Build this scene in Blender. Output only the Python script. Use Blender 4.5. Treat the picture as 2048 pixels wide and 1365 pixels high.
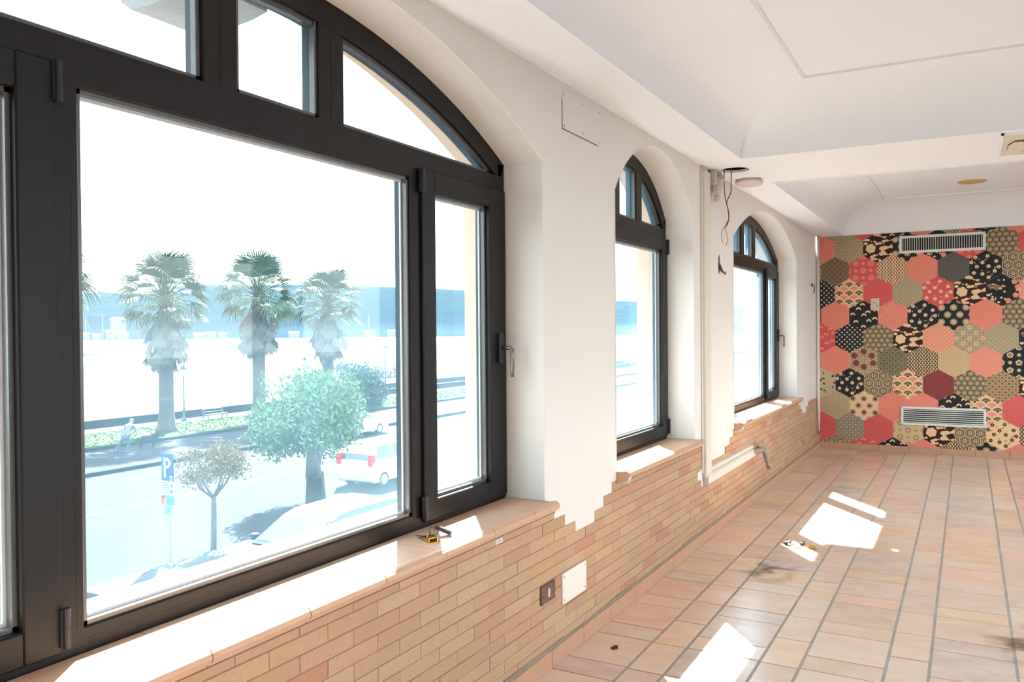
import bpy, bmesh, math, random
from mathutils import Vector, Matrix

random.seed(7)
for o in list(bpy.data.objects):
    bpy.data.objects.remove(o)
S = bpy.context.scene
C = S.collection

# ------------------------------------------------------------------ camera, sky, sun, exposure
F_PX = 1654.27
YAW, PITCH, ROLL = 0.50362, -0.01227, -0.00804
CAM = Vector((1.6, 0.0, 1.478))
_r = Vector((math.cos(YAW), math.sin(YAW), 0))
_f = Vector((-math.sin(YAW), math.cos(YAW), 0))
_f2 = math.cos(PITCH) * _f + math.sin(PITCH) * Vector((0, 0, 1))
_u2 = _r.cross(_f2)
_r3 = math.cos(ROLL) * _r + math.sin(ROLL) * _u2
_u3 = _r3.cross(_f2)
cam = bpy.data.cameras.new('camera')
cam.sensor_width = 36
cam.lens = 36 * F_PX / 2048
cam.clip_start = 0.05
cam.clip_end = 9000
cam_o = bpy.data.objects.new('camera', cam)
C.objects.link(cam_o)
M3 = Matrix((_r3, _u3, -_f2)).transposed()
cam_o.matrix_world = Matrix.Translation(CAM) @ M3.to_4x4()
S.camera = cam_o

SKY = 2.6            # radiance of the hazy sky
SUN = 23.0           # irradiance of the sun
GLASS_T = 0.68       # light passed by one dusty pane
EXPO = 1.73

W = bpy.data.worlds.new('hazy_sky')
S.world = W
W.use_nodes = True
nt = W.node_tree
nt.nodes.clear()
out = nt.nodes.new('ShaderNodeOutputWorld')
bg = nt.nodes.new('ShaderNodeBackground')
tc = nt.nodes.new('ShaderNodeTexCoord')
sx = nt.nodes.new('ShaderNodeSeparateXYZ')
rmp = nt.nodes.new('ShaderNodeValToRGB')
nt.links.new(tc.outputs['Generated'], sx.inputs[0])
nt.links.new(sx.outputs['Z'], rmp.inputs[0])
rmp.color_ramp.elements[0].position = 0.0
rmp.color_ramp.elements[0].color = (0.87, 0.95, 1.0, 1)
rmp.color_ramp.elements[1].position = 1.0
rmp.color_ramp.elements[1].color = (0.64, 0.82, 1.0, 1)
nt.links.new(rmp.outputs[0], bg.inputs['Color'])
bg.inputs['Strength'].default_value = SKY
nt.links.new(bg.outputs[0], out.inputs[0])

sun = bpy.data.lights.new('sun', 'SUN')
sun.energy = SUN
sun.angle = 0.012
sun.color = (1.0, 0.98, 0.95)
sun_o = bpy.data.objects.new('sun', sun)
C.objects.link(sun_o)
sun_o.location = (-6, 8, 14)
sun_o.rotation_euler = Vector((0.63, -0.865, -1.0)).to_track_quat('-Z', 'Y').to_euler()

S.view_settings.view_transform = 'Standard'
S.view_settings.look = 'None'
S.view_settings.gamma = 1
S.view_settings.use_curve_mapping = False
S.view_settings.exposure = EXPO

# ------------------------------------------------------------------ helpers
def lin(c):
    return tuple(((v / 255) / 12.92 if v / 255 <= 0.04045 else ((v / 255 + 0.055) / 1.055) ** 2.4) for v in c)

MATS = {}
def mat(name, rgb, rough=0.6, amt=0.0, scale=8.0, bump=0.0, bscale=60.0, spec=0.4, metal=0.0,
        stretch=None, objcol=False, island=0.0, second=None, coat=0.0):
    """procedural principled material; rgb in sRGB 0-255. amt = noise mixing towards `second`."""
    if name in MATS:
        return MATS[name]
    m = bpy.data.materials.new(name)
    m.use_nodes = True
    n = m.node_tree.nodes
    l = m.node_tree.links
    b = n['Principled BSDF']
    b.inputs['Roughness'].default_value = rough
    b.inputs['Metallic'].default_value = metal
    b.inputs['Specular IOR Level'].default_value = spec
    if coat:
        b.inputs['Coat Weight'].default_value = coat
        b.inputs['Coat Roughness'].default_value = 0.15
    base = lin(rgb)
    m.diffuse_color = (*base, 1)
    src = None
    if objcol:
        oi = n.new('ShaderNodeObjectInfo')
        src = oi.outputs['Color']
    elif island:
        ge = n.new('ShaderNodeNewGeometry')
        at = n.new('ShaderNodeAttribute')
        at.attribute_name = 'tone'
        src = at.outputs['Color']
    co = n.new('ShaderNodeTexCoord')
    vec = co.outputs['Object']
    if amt or bump:
        if objcol:                                   # every piece gets its own patch of the pattern
            ad = n.new('ShaderNodeVectorMath')
            ad.operation = 'ADD'
            sc_ = n.new('ShaderNodeVectorMath')
            sc_.operation = 'SCALE'
            sc_.inputs[0].default_value = (37.0, 61.0, 23.0)
            l.new(oi.outputs['Random'], sc_.inputs['Scale'])
            l.new(vec, ad.inputs[0])
            l.new(sc_.outputs[0], ad.inputs[1])
            vec = ad.outputs[0]
        if stretch:
            mp = n.new('ShaderNodeMapping')
            mp.inputs['Scale'].default_value = stretch
            l.new(vec, mp.inputs['Vector'])
            vec = mp.outputs['Vector']
    if amt:
        no = n.new('ShaderNodeTexNoise')
        no.inputs['Scale'].default_value = scale
        no.inputs['Detail'].default_value = 6
        no.inputs['Roughness'].default_value = 0.65
        l.new(vec, no.inputs['Vector'])
        cr = n.new('ShaderNodeValToRGB')
        cr.color_ramp.elements[0].position = 0.35
        cr.color_ramp.elements[1].position = 0.72
        l.new(no.outputs['Fac'], cr.inputs[0])
        mx = n.new('ShaderNodeMix')
        mx.data_type = 'RGBA'
        mul = n.new('ShaderNodeMath')
        mul.operation = 'MULTIPLY'
        mul.inputs[1].default_value = amt
        l.new(cr.outputs[0], mul.inputs[0])
        l.new(mul.outputs[0], mx.inputs[0])
        if src is not None:
            l.new(src, mx.inputs[6])
        else:
            mx.inputs[6].default_value = (*base, 1)
        sec = lin(second) if second else tuple(v * 0.6 for v in base)
        mx.inputs[7].default_value = (*sec, 1)
        l.new(mx.outputs[2], b.inputs['Base Color'])
    elif src is not None:
        l.new(src, b.inputs['Base Color'])
    else:
        b.inputs['Base Color'].default_value = (*base, 1)
    if bump:
        nb = n.new('ShaderNodeTexNoise')
        nb.inputs['Scale'].default_value = bscale
        nb.inputs['Detail'].default_value = 5
        l.new(vec, nb.inputs['Vector'])
        bp = n.new('ShaderNodeBump')
        bp.inputs['Strength'].default_value = bump
        bp.inputs['Distance'].default_value = 0.01
        l.new(nb.outputs['Fac'], bp.inputs['Height'])
        l.new(bp.outputs[0], b.inputs['Normal'])
    MATS[name] = m
    return m

def glass_mat(name, T, dust, dust_col, tint=(0.97, 1.0, 1.0), grain=260.0):
    m = bpy.data.materials.new(name)
    m.use_nodes = True
    n = m.node_tree.nodes
    l = m.node_tree.links
    n.clear()
    o = n.new('ShaderNodeOutputMaterial')
    tr = n.new('ShaderNodeBsdfTransparent')
    tr.inputs[0].default_value = (T * tint[0], T * tint[1], T * tint[2], 1)
    tl = n.new('ShaderNodeBsdfTranslucent')
    tl.inputs[0].default_value = (*dust_col, 1)
    gl = n.new('ShaderNodeBsdfGlossy')
    gl.inputs['Roughness'].default_value = 0.02
    co = n.new('ShaderNodeTexCoord')
    n1 = n.new('ShaderNodeTexNoise')
    n1.inputs['Scale'].default_value = grain
    n1.inputs['Detail'].default_value = 2
    n2 = n.new('ShaderNodeTexNoise')
    n2.inputs['Scale'].default_value = 2.2
    n2.inputs['Detail'].default_value = 5
    l.new(co.outputs['Object'], n1.inputs['Vector'])
    l.new(co.outputs['Object'], n2.inputs['Vector'])
    soft = n.new('ShaderNodeMath')
    soft.operation = 'MULTIPLY_ADD'
    soft.inputs[1].default_value = 0.5
    soft.inputs[2].default_value = 0.25
    l.new(n1.outputs['Fac'], soft.inputs[0])
    mu = n.new('ShaderNodeMath')
    mu.operation = 'MULTIPLY'
    l.new(soft.outputs[0], mu.inputs[0])
    l.new(n2.outputs['Fac'], mu.inputs[1])
    m2 = n.new('ShaderNodeMath')
    m2.operation = 'MULTIPLY'
    m2.inputs[1].default_value = dust * 4
    l.new(mu.outputs[0], m2.inputs[0])
    # a dust film covers more of the view the more obliquely one looks through it
    lw0 = n.new('ShaderNodeLayerWeight')
    lw0.inputs['Blend'].default_value = 0.5
    cs = n.new('ShaderNodeMath')
    cs.operation = 'SUBTRACT'
    cs.inputs[0].default_value = 1.03
    l.new(lw0.outputs['Facing'], cs.inputs[1])
    dv = n.new('ShaderNodeMath')
    dv.operation = 'DIVIDE'
    dv.inputs[0].default_value = 0.62
    l.new(cs.outputs[0], dv.inputs[1])
    pw0 = n.new('ShaderNodeMath')
    pw0.operation = 'POWER'
    pw0.inputs[1].default_value = 1.6
    l.new(dv.outputs[0], pw0.inputs[0])
    m3 = n.new('ShaderNodeMath')
    m3.operation = 'MULTIPLY'
    m3.use_clamp = True
    l.new(m2.outputs[0], m3.inputs[0])
    l.new(pw0.outputs[0], m3.inputs[1])
    mix = n.new('ShaderNodeMixShader')
    l.new(m3.outputs[0], mix.inputs[0])
    l.new(tr.outputs[0], mix.inputs[1])
    l.new(tl.outputs[0], mix.inputs[2])
    lw = n.new('ShaderNodeLayerWeight')
    lw.inputs['Blend'].default_value = 0.5
    pw_ = n.new('ShaderNodeMath')
    pw_.operation = 'POWER'
    pw_.inputs[1].default_value = 5.0
    l.new(lw.outputs['Facing'], pw_.inputs[0])
    fr = n.new('ShaderNodeMath')
    fr.operation = 'MULTIPLY_ADD'
    fr.inputs[1].default_value = 0.5
    fr.inputs[2].default_value = 0.02
    l.new(pw_.outputs[0], fr.inputs[0])
    mix2 = n.new('ShaderNodeMixShader')
    l.new(fr.outputs[0], mix2.inputs[0])
    l.new(mix.outputs[0], mix2.inputs[1])
    l.new(gl.outputs[0], mix2.inputs[2])
    l.new(mix2.outputs[0], o.inputs[0])
    MATS[name] = m
    return m

class MB:
    """collects shapes, builds one mesh object"""
    def __init__(s):
        s.v = []
        s.f = []
        s.mi = []
        s.cur = 0
    def add(s, vs, fs):
        k = len(s.v)
        s.v += [tuple(p) for p in vs]
        s.f += [tuple(i + k for i in q) for q in fs]
        s.mi += [s.cur] * len(fs)
        return s
    def box(s, x0, x1, y0, y1, z0, z1):
        v = [(x, y, z) for x in (x0, x1) for y in (y0, y1) for z in (z0, z1)]
        return s.add(v, [(0, 1, 3, 2), (4, 6, 7, 5), (0, 4, 5, 1), (2, 3, 7, 6), (0, 2, 6, 4), (1, 5, 7, 3)])
    def rbox(s, x0, x1, y0, y1, z0, z1, b=0.003):
        """box with bevelled edges"""
        bm = bmesh.new()
        bmesh.ops.create_cube(bm, size=1)
        for v in bm.verts:
            v.co = Vector(((x0 + x1) / 2 + v.co.x * (x1 - x0), (y0 + y1) / 2 + v.co.y * (y1 - y0), (z0 + z1) / 2 + v.co.z * (z1 - z0)))
        bmesh.ops.bevel(bm, geom=list(bm.edges), offset=b, segments=1, affect='EDGES')
        bm.verts.ensure_lookup_table()
        bm.verts.index_update()
        s.add([v.co[:] for v in bm.verts], [[v.index for v in f.verts] for f in bm.faces])
        bm.free()
        return s
    def prism(s, poly, axis, a, b):
        """extrude a 2d polygon along axis from a to b; poly gives the two other coords in order"""
        n = len(poly)
        def mk(p, t):
            if axis == 'x':
                return (t, p[0], p[1])
            if axis == 'y':
                return (p[0], t, p[1])
            return (p[0], p[1], t)
        v = [mk(p, a) for p in poly] + [mk(p, b) for p in poly]
        f = [tuple(range(n))[::-1], tuple(range(n, 2 * n))]
        f += [(i, (i + 1) % n, n + (i + 1) % n, n + i) for i in range(n)]
        return s.add(v, f)
    def tube(s, pts, r, seg=8, caps=True):
        pts = [Vector(p) for p in pts]
        rs = r if isinstance(r, (list, tuple)) else [r] * len(pts)
        v = []
        f = []
        up = None
        for i, p in enumerate(pts):
            d = (pts[min(i + 1, len(pts) - 1)] - pts[max(i - 1, 0)]).normalized()
            if up is None:
                up = Vector((0, 0, 1)) if abs(d.z) < 0.9 else Vector((1, 0, 0))
            a = d.cross(up).normalized()
            b = a.cross(d).normalized()
            up = b
            for k in range(seg):
                t = 2 * math.pi * k / seg
                v.append(p + (a * math.cos(t) + b * math.sin(t)) * rs[i])
        for i in range(len(pts) - 1):
            for k in range(seg):
                f.append((i * seg + k, i * seg + (k + 1) % seg, (i + 1) * seg + (k + 1) % seg, (i + 1) * seg + k))
        if caps:
            f.append(tuple(range(seg))[::-1])
            f.append(tuple(range((len(pts) - 1) * seg, len(pts) * seg)))
        return s.add(v, f)
    def lathe(s, prof, seg=24, at=(0, 0, 0)):
        """prof = [(r, z)] about the z axis"""
        v = []
        f = []
        for r, z in prof:
            for k in range(seg):
                t = 2 * math.pi * k / seg
                v.append((at[0] + r * math.cos(t), at[1] + r * math.sin(t), at[2] + z))
        for i in range(len(prof) - 1):
            for k in range(seg):
                f.append((i * seg + k, i * seg + (k + 1) % seg, (i + 1) * seg + (k + 1) % seg, (i + 1) * seg + k))
        f.append(tuple(range(seg))[::-1])
        f.append(tuple(range((len(prof) - 1) * seg, len(prof) * seg)))
        return s.add(v, f)
    def mesh(s, name, mats, smooth=False):
        me = bpy.data.meshes.new(name)
        me.from_pydata(s.v, [], s.f)
        for m in (mats if isinstance(mats, (list, tuple)) else [mats]):
            me.materials.append(m)
        me.polygons.foreach_set('material_index', s.mi)
        if smooth:
            me.polygons.foreach_set('use_smooth', [True] * len(s.f))
        me.update()
        return me
    def build(s, name, mats, parent=None, smooth=False, world=True, fix=False):
        me = s.mesh(name, mats, smooth)
        if fix:
            bm = bmesh.new()
            bm.from_mesh(me)
            bmesh.ops.recalc_face_normals(bm, faces=bm.faces)
            bm.to_mesh(me)
            bm.free()
        return link(name, me, parent, world)

def link(name, me, parent=None, world=True):
    o = bpy.data.objects.new(name, me)
    C.objects.link(o)
    if parent is not None:
        o.parent = parent
        if world:
            o.matrix_parent_inverse = root_mat(parent).inverted()
    return o

def root_mat(p):
    m = Matrix.LocRotScale(p.location, p.rotation_euler, p.scale)
    if p.parent is not None:
        return root_mat(p.parent) @ p.matrix_parent_inverse @ m
    return m

def empty(name, loc, rz=0.0):
    o = bpy.data.objects.new(name, None)
    o.empty_display_size = 0.1
    C.objects.link(o)
    o.location = loc
    o.rotation_euler = (0, 0, rz)
    return o

def tag(o, label=None, cat=None, group=None, kind=None):
    if label:
        o['label'] = label
    if cat:
        o['category'] = cat
    if group:
        o['group'] = group
    if kind:
        o['kind'] = kind
    return o

def struct(o, label=None):
    o['kind'] = 'structure'
    if label:
        o['label'] = label
    return o

# ------------------------------------------------------------------ materials
PLASTER = mat('white_plaster', (226, 221, 214), 0.75, amt=0.10, scale=3.0, second=(218, 211, 202), bump=0.03, bscale=25)
CEIL = mat('ceiling_paint', (238, 241, 245), 0.7, amt=0.06, scale=2.0, second=(234, 232, 228), bump=0.02, bscale=18)
PEACH = mat('outside_plaster', (236, 205, 172), 0.9, amt=0.3, scale=30, second=(226, 190, 156), bump=0.15, bscale=200)
MORTAR = mat('mortar', (166, 136, 100), 0.9, amt=0.5, scale=30, second=(146, 116, 86))
BRICK = mat('brick_clay', (190, 150, 110), 0.85, amt=0.5, scale=85, second=(176, 136, 100), bump=0.35, bscale=120, objcol=True)
BRICKS = mat('brick_clay_far', (190, 150, 110), 0.85, amt=0.5, scale=85, second=(176, 136, 100), bump=0.2, bscale=120, island=1)
TILE = mat('terracotta_tile', (196, 150, 122), 0.23, amt=0.6, scale=5.0, second=(242, 226, 210), bump=0.05, bscale=22, spec=0.8,
           stretch=(1.0, 1.9, 1.0), objcol=True)
TILES = mat('terracotta_tile_far', (196, 150, 122), 0.23, amt=0.5, scale=5.0, second=(242, 226, 210), bump=0.04, bscale=22, spec=0.8,
            stretch=(1.0, 3.0, 1.0), island=1)
GROUT = mat('grout', (124, 98, 78), 0.85, amt=0.6, scale=9, second=(100, 78, 62))
GROUTL = mat('grout_grey', (172, 166, 158), 0.85, amt=0.6, scale=5, second=(144, 132, 120))
SKIRT = mat('skirting_terracotta', (198, 158, 128), 0.5, amt=0.5, scale=14, second=(186, 142, 112), stretch=(1, 1, 1))
SILL = mat('sill_terracotta', (206, 164, 134), 0.42, amt=0.5, scale=9, second=(192, 146, 114), bump=0.05, bscale=80)
FRAME = mat('brown_aluminium', (17, 14, 13), 0.42, amt=0.3, scale=120, second=(13, 11, 10), bump=0.08, bscale=420, spec=0.28)
BEAD = mat('dark_bead', (84, 83, 82), 0.25, spec=0.6)
SPACER = mat('glazing_spacer', (206, 208, 206), 0.35, metal=0.2)
GASKET = mat('rubber_gasket', (30, 30, 32), 0.6)
HINGE = mat('black_hinge', (36, 38, 42), 0.45)
STEEL = mat('satin_steel', (128, 126, 122), 0.35, metal=0.9)
WHITEPL = mat('white_plastic', (232, 226, 216), 0.45)
DARK = mat('hole_shade', (14, 14, 14), 0.9)
BRASS = mat('brass', (206, 170, 96), 0.25, metal=1.0)

gT = GLASS_T ** 0.5
GLASS = glass_mat('dust_haze_glass', gT, 0.024, (0.42, 0.78, 1.0))  # dust film; the blue of the outdoor haze is put into its colour

# ------------------------------------------------------------------ room dimensions
YF = 10.767          # far wall
YB = -3.0            # wall behind the camera
XR = 5.6             # right wall
ZC = 2.60            # soffit height
SP = 2.208           # spring line of the arches
ZS = 0.743           # window sill top
XFR = -0.19          # room face of the window frames
XO = -0.40           # outer face of the wall
OPEN = [dict(c=1.835, h=1.3525, rise=0.336), dict(c=4.7175, h=0.7025, rise=0.345), dict(c=7.84, h=1.3525, rise=0.336)]
for w in OPEN:
    w['R'] = (w['h'] ** 2 + w['rise'] ** 2) / (2 * w['rise'])
    w['zc'] = SP + w['rise'] - w['R']

def arch_z(w, y, off=0.0):
    r = w['R'] - off
    return w['zc'] + math.sqrt(max(r * r - (y - w['c']) ** 2, 0))

# stepped lower edge of the plaster on the piers: (y from, y to, bottom z)
B0, BH, BL = 0.645, 0.052, 0.2268
def step(k):
    return B0 - BH * k
PIERS = [
    [(YB, 0.48, 0.697)],
    [(3.1875, 3.275, step(-1)), (3.275, 3.388, step(0)), (3.388, 3.503, step(1)), (3.503, 3.725, step(2)), (3.725, 3.84, step(1)),
     (3.84, 3.95, step(0)), (3.95, 4.015, step(-1))],
    [(5.42, 5.60, step(-1)), (5.60, 5.765, step(2)), (5.765, 6.20, step(2)), (6.20, 6.34, step(1)), (6.34, 6.45, step(0)), (6.45, 6.4875, step(-1))],
    [(9.1925, 9.31, step(-1)), (9.31, 9.42, step(0)), (9.42, 9.53, step(1)), (9.53, 9.76, step(2)), (9.76, 9.9, step(1)), (9.9, 10.2, step(0)), (10.2, YF + 0.2, step(0))],
]
# ---- wall_left: plastered upper wall with three arched openings
mb = MB()
TOP = 3.35
cols = []            # (ya, yb, za, zb, opening or None)
for i in range(4):
    for a, b, z in PIERS[i]:
        cols.append((a, b, z, z, None))
    if i < 3:
        w = OPEN[i]
        n = 40
        ys = [w['c'] - w['h'] + 2 * w['h'] * k / n for k in range(n + 1)]
        for k in range(n):
            cols.append((ys[k], ys[k + 1], arch_z(w, ys[k]), arch_z(w, ys[k + 1]), w))
XIN = -0.225
for a, b, za, zb, w in cols:
    mb.cur = 0
    mb.add([(0, a, za), (0, b, zb), (0, b, TOP), (0, a, TOP)], [(0, 1, 2, 3)])
    mb.cur = 1
    lo = -4.4 if w is None else za
    lo2 = -4.4 if w is None else zb
    mb.add([(XO, a, lo), (XO, b, lo2), (XO, b, TOP), (XO, a, TOP)], [(3, 2, 1, 0)])
    if w is None:
        mb.cur = 0
        mb.add([(0, a, za), (0, b, zb), (-0.02, b, zb), (-0.02, a, za)], [(3, 2, 1, 0)])
    else:
        mb.cur = 0
        mb.add([(0, a, za), (0, b, zb), (XIN, b, zb), (XIN, a, za)], [(3, 2, 1, 0)])
        mb.cur = 1
        mb.add([(XIN, a, za), (XIN, b, zb), (XO, b, zb), (XO, a, za)], [(3, 2, 1, 0)])
mb.cur = 0
for (a, b, za, zb, w), (a2, b2, za2, zb2, w2) in zip(cols, cols[1:]):
    if w is None and w2 is None and abs(zb - za2) > 1e-6:      # little side faces of the steps
        mb.add([(0, b, zb), (0, b, za2), (-0.02, b, za2), (-0.02, b, zb)], [(0, 1, 2, 3)])
for w in OPEN:                                               # jambs
    for s in (-1, 1):
        y = w['c'] + s * w['h']
        mb.cur = 0
        mb.add([(0, y, 0.69), (XIN, y, 0.69), (XIN, y, SP), (0, y, SP)], [(0, 1, 2, 3)])
        mb.cur = 1
        mb.add([(XIN, y, 0.69), (XO, y, 0.69), (XO, y, SP), (XIN, y, SP)], [(0, 1, 2, 3)])
    # breast under the window, outside face
    mb.add([(XO, w['c'] - w['h'], -4.4), (XO, w['c'] + w['h'], -4.4), (XO, w['c'] + w['h'], ZS - 0.03), (XO, w['c'] - w['h'], ZS - 0.03)], [(3, 2, 1, 0)])
mb.cur = 0
mb.add([(0, YB, TOP), (0, YF + .2, TOP), (XO, YF + .2, TOP), (XO, YB, TOP)], [(0, 1, 2, 3)])
wall_left = struct(mb.build('wall_left', [PLASTER, PEACH], fix=False))
# mortar bed behind the bricks
m2 = MB()
m2.box(-0.20, -0.0045, YB, YF + .1, -0.1, 0.70)
m2.build('mortar_bed', MORTAR, wall_left)
# raised corner beads of the reveals (jamb, arch, jamb)
for w in OPEN:
    m2 = MB()
    path = [(w['c'] - w['h'], 0.745)]
    n = 40
    path += [(w['c'] - w['h'] + 2 * w['h'] * k / n, arch_z(w, w['c'] - w['h'] + 2 * w['h'] * k / n)) for k in range(n + 1)]
    path += [(w['c'] + w['h'], 0.745)]
    def inset(path, d):
        o = []
        for i, p in enumerate(path):
            a = path[max(i - 1, 0)]
            b = path[min(i + 1, len(path) - 1)]
            t = Vector((b[0] - a[0], b[1] - a[1])).normalized()
            o.append((p[0] + t.y * d, p[1] - t.x * d))
        return o
    inn = inset(path, 0.005)
    outp = inset(path, -0.002)
    for x0, x1, pa in ((-0.018, 0.003, None),):
        v = []
        f = []
        for p, q in zip(outp, inn):
            v += [(x1 - 0.002, p[0], p[1]), (x1, (p[0] + q[0]) / 2, (p[1] + q[1]) / 2), (x1 - 0.003, q[0], q[1]), (x0 + .002, q[0], q[1]), (x0, p[0], p[1])]
        for i in range(len(path) - 1):
            for k in range(4):
                f.append((i * 5 + k, i * 5 + k + 1, i * 5 + 5 + k + 1, i * 5 + 5 + k))
        m2.add(v, f)
    m2.build('corner_bead', PLASTER, wall_left)

# ---- bricks
brick_cols = [(192, 161, 127), (190, 158, 124), (188, 153, 123), (193, 163, 128), (189, 155, 124), (188, 152, 124), (191, 159, 127), (187, 153, 121), (193, 161, 129)]
PINK = [(184, 134, 108), (188, 140, 114)]
def brick_tone():
    c = random.choice(PINK) if random.random() < 0.07 else random.choice(brick_cols)
    j = random.uniform(-5, 5)
    return tuple(v + j for v in c)

def plaster_bottom(y):
    for P in PIERS:
        for a, b, z in P:
            if a <= y < b:
                return z
    return 0.70
all_b = []
for k in range(-1, 11):                                    # rows, top one is under the sill nose
    z1 = step(k)
    z0 = step(k + 1)
    off = 2.483 + (0 if k % 2 == 0 else BL / 2)
    n0 = math.floor((YB - off) / BL)
    y = off + n0 * BL
    while y < YF:
        a, b = max(y, -0.6), min(y + BL, YF - 0.002)
        y += BL
        if b <= a + 0.01:
            continue
        # cut by the plaster steps
        segs = []
        bps = sorted({a, b} | {q for P in PIERS for t in P for q in t[:2] if a < q < b})
        cur = None
        for p, q in zip(bps, bps[1:]):
            ok = plaster_bottom((p + q) / 2) >= z1 - 0.012
            if ok:
                cur = [cur[0], q] if cur else [p, q]
            elif cur:
                segs.append(cur)
                cur = None
        if cur:
            segs.append(cur)
        for p, q in segs:
            if q - p > 0.03:
                all_b.append((p, q, z0, z1))
def in_view(p):
    d = Vector(p) - CAM
    w_ = d.dot(_f2)
    if w_ <= 0.1:
        return None
    u, v = 1024 + F_PX * d.dot(_r3) / w_, 682.5 - F_PX * d.dot(_u3) / w_
    return (u, v, w_)
def vis(b):
    p = in_view((0, (b[0] + b[1]) / 2, (b[2] + b[3]) / 2))
    return p is not None and -120 < p[0] < 2100 and -100 < p[1] < 1440
seen = [b for b in all_b if vis(b)]
seen.sort(key=lambda b: b[0])
near, rest = seen[:296], seen[296:] + [b for b in all_b if not vis(b)]
J = 0.0019
bmesh_cache = {}
def brick_mesh(L, H):
    key = (round(L, 3), round(H, 3))
    if key not in bmesh_cache:
        q = MB()
        q.rbox(-0.02, 0.0, -L / 2 + J / 2, L / 2 - J / 2, -H / 2 + J / 2, H / 2 - J / 2, 0.0016)
        bmesh_cache[key] = q.mesh('brick', BRICK)
    return bmesh_cache[key]
for p, q, z0, z1 in near:
    o = link('brick', brick_mesh(q - p, z1 - z0), wall_left)
    o.location = (random.uniform(-0.0018, 0.0008), (p + q) / 2, (z0 + z1) / 2)
    o.color = (*lin(brick_tone()), 1)
def toned_mesh(items, name, m, parent, maker):
    q = MB()
    tones = []
    for it in items:
        n0 = len(q.f)
        maker(q, it)
        c = it[-1]
        tones += [c] * (len(q.f) - n0)
    me = q.mesh(name, m)
    at = me.attributes.new('tone', 'FLOAT_COLOR', 'FACE')
    for i, c in enumerate(tones):
        at.data[i].color = (*c, 1)
    o = link(name, me, parent)
    o['kind'] = 'stuff'
    return o
toned_mesh([(b, lin(brick_tone())) for b in rest], 'brick_courses', BRICKS, wall_left,
           lambda q, it: q.box(-0.02, random.uniform(-0.0015, 0.0005), it[0][0] + J / 2, it[0][1] - J / 2, it[0][2] + J / 2, it[0][3] - J / 2))

# ---- far wall, right wall, wall behind
q = MB()
q.box(-0.1, XR + 0.2, YF, YF + 0.2, -0.1, TOP)
wall_far = struct(q.build('wall_far', PLASTER))
q = MB()
q.box(-0.1, XR + 0.2, YB - 0.2, YB, -0.1, TOP)
struct(q.build('wall_back', PLASTER))
# right side: unseen wall, open daylight gaps added to brighten the room
q = MB()
ops = [(-2.4, 0.4), (1.2, 4.0), (4.8, 7.6), (8.2, 10.2)]
prev = YB - 0.2
for a, b in ops:
    q.box(XR, XR + 0.3, prev, a, -0.1, TOP)
    q.box(XR, XR + 0.3, a, b, -0.1, 0.75)
    q.box(XR, XR + 0.3, a, b, 2.35, TOP)
    prev = b
q.box(XR, XR + 0.3, prev, YF + 0.2, -0.1, TOP)
struct(q.build('wall_right', PLASTER))

# ---- ceiling: soffit band, cross beam, two coved bays
q = MB()
BAYS = [(0.30, XR - 0.3, YB + 0.3, 5.48), (0.30, XR - 0.3, 6.56, 10.64)]
CW, CR = 0.463, 0.33
HOLE = (0.165, 5.885, 0.098)
def quad_z(x0, x1, y0, y1, z=ZC):
    q.add([(x0, y0, z), (x0, y1, z), (x1, y1, z), (x1, y0, z)], [(0, 1, 2, 3)])
quad_z(0, 0.3, YB, 5.73)
quad_z(0, 0.3, 6.04, YF)
quad_z(XR - 0.3, XR, YB, YF)
quad_z(0.3, XR - 0.3, YB, YB + 0.3)
quad_z(0.3, XR - 0.3, 5.48, 5.73)
quad_z(0.3, XR - 0.3, 5.73, 6.04)
quad_z(0.3, XR - 0.3, 6.04, 6.56)
quad_z(0.3, XR - 0.3, 10.64, YF)
# patch 0..0.3 x 5.73..6.04 with a round hole
hx, hy, hr = HOLE
NS = 40
circ = [(hx + hr * math.cos(2 * math.pi * k / NS), hy + hr * math.sin(2 * math.pi * k / NS)) for k in range(NS)]
def to_rect(px, py):
    dx, dy = px - hx, py - hy
    s = min([((0.3 if dx > 0 else 0.0) - hx) / dx if abs(dx) > 1e-9 else 1e9, ((6.04 if dy > 0 else 5.73) - hy) / dy if abs(dy) > 1e-9 else 1e9])
    return (hx + dx * s, hy + dy * s)
rec = [to_rect(*p) for p in circ]
vv = [(x, y, ZC) for x, y in circ] + [(x, y, ZC) for x, y in rec] + [(x, y, ZC + 0.018) for x, y in circ]
q.add(vv, [(k, (k + 1) % NS, NS + (k + 1) % NS, NS + k) for k in range(NS)] + [(k, (k + 1) % NS, 2 * NS + (k + 1) % NS, 2 * NS + k) for k in range(NS)])
for cx_, cy_ in ((0.3, 6.04), (0.3, 5.73), (0, 6.04), (0, 5.73)):     # corners left between the radial quads
    ang = math.atan2(cy_ - hy, cx_ - hx)
    k = int(math.floor(ang / (2 * math.pi / NS))) % NS
    a, b = rec[k], rec[(k + 1) % NS]
    q.add([(a[0], a[1], ZC), (cx_, cy_, ZC), (b[0], b[1], ZC)], [(0, 1, 2)])
for x0, x1, y0, y1 in BAYS:
    nseg = 14
    rings = []
    for k in range(nseg + 1):
        t = math.pi / 2 * k / nseg
        o_ = CW * (1 - math.cos(t))
        z = ZC + CR * math.sin(t)
        rings.append([(x0 + o_, y0 + o_, z), (x1 - o_, y0 + o_, z), (x1 - o_, y1 - o_, z), (x0 + o_, y1 - o_, z)])
    for a, b in zip(rings, rings[1:]):
        for i in range(4):
            j = (i + 1) % 4
            q.add([a[i], a[j], b[j], b[i]], [(0, 1, 2, 3)])
    q.add(rings[-1], [(0, 1, 2, 3)])
ceiling = struct(q.build('ceiling', CEIL))
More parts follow.
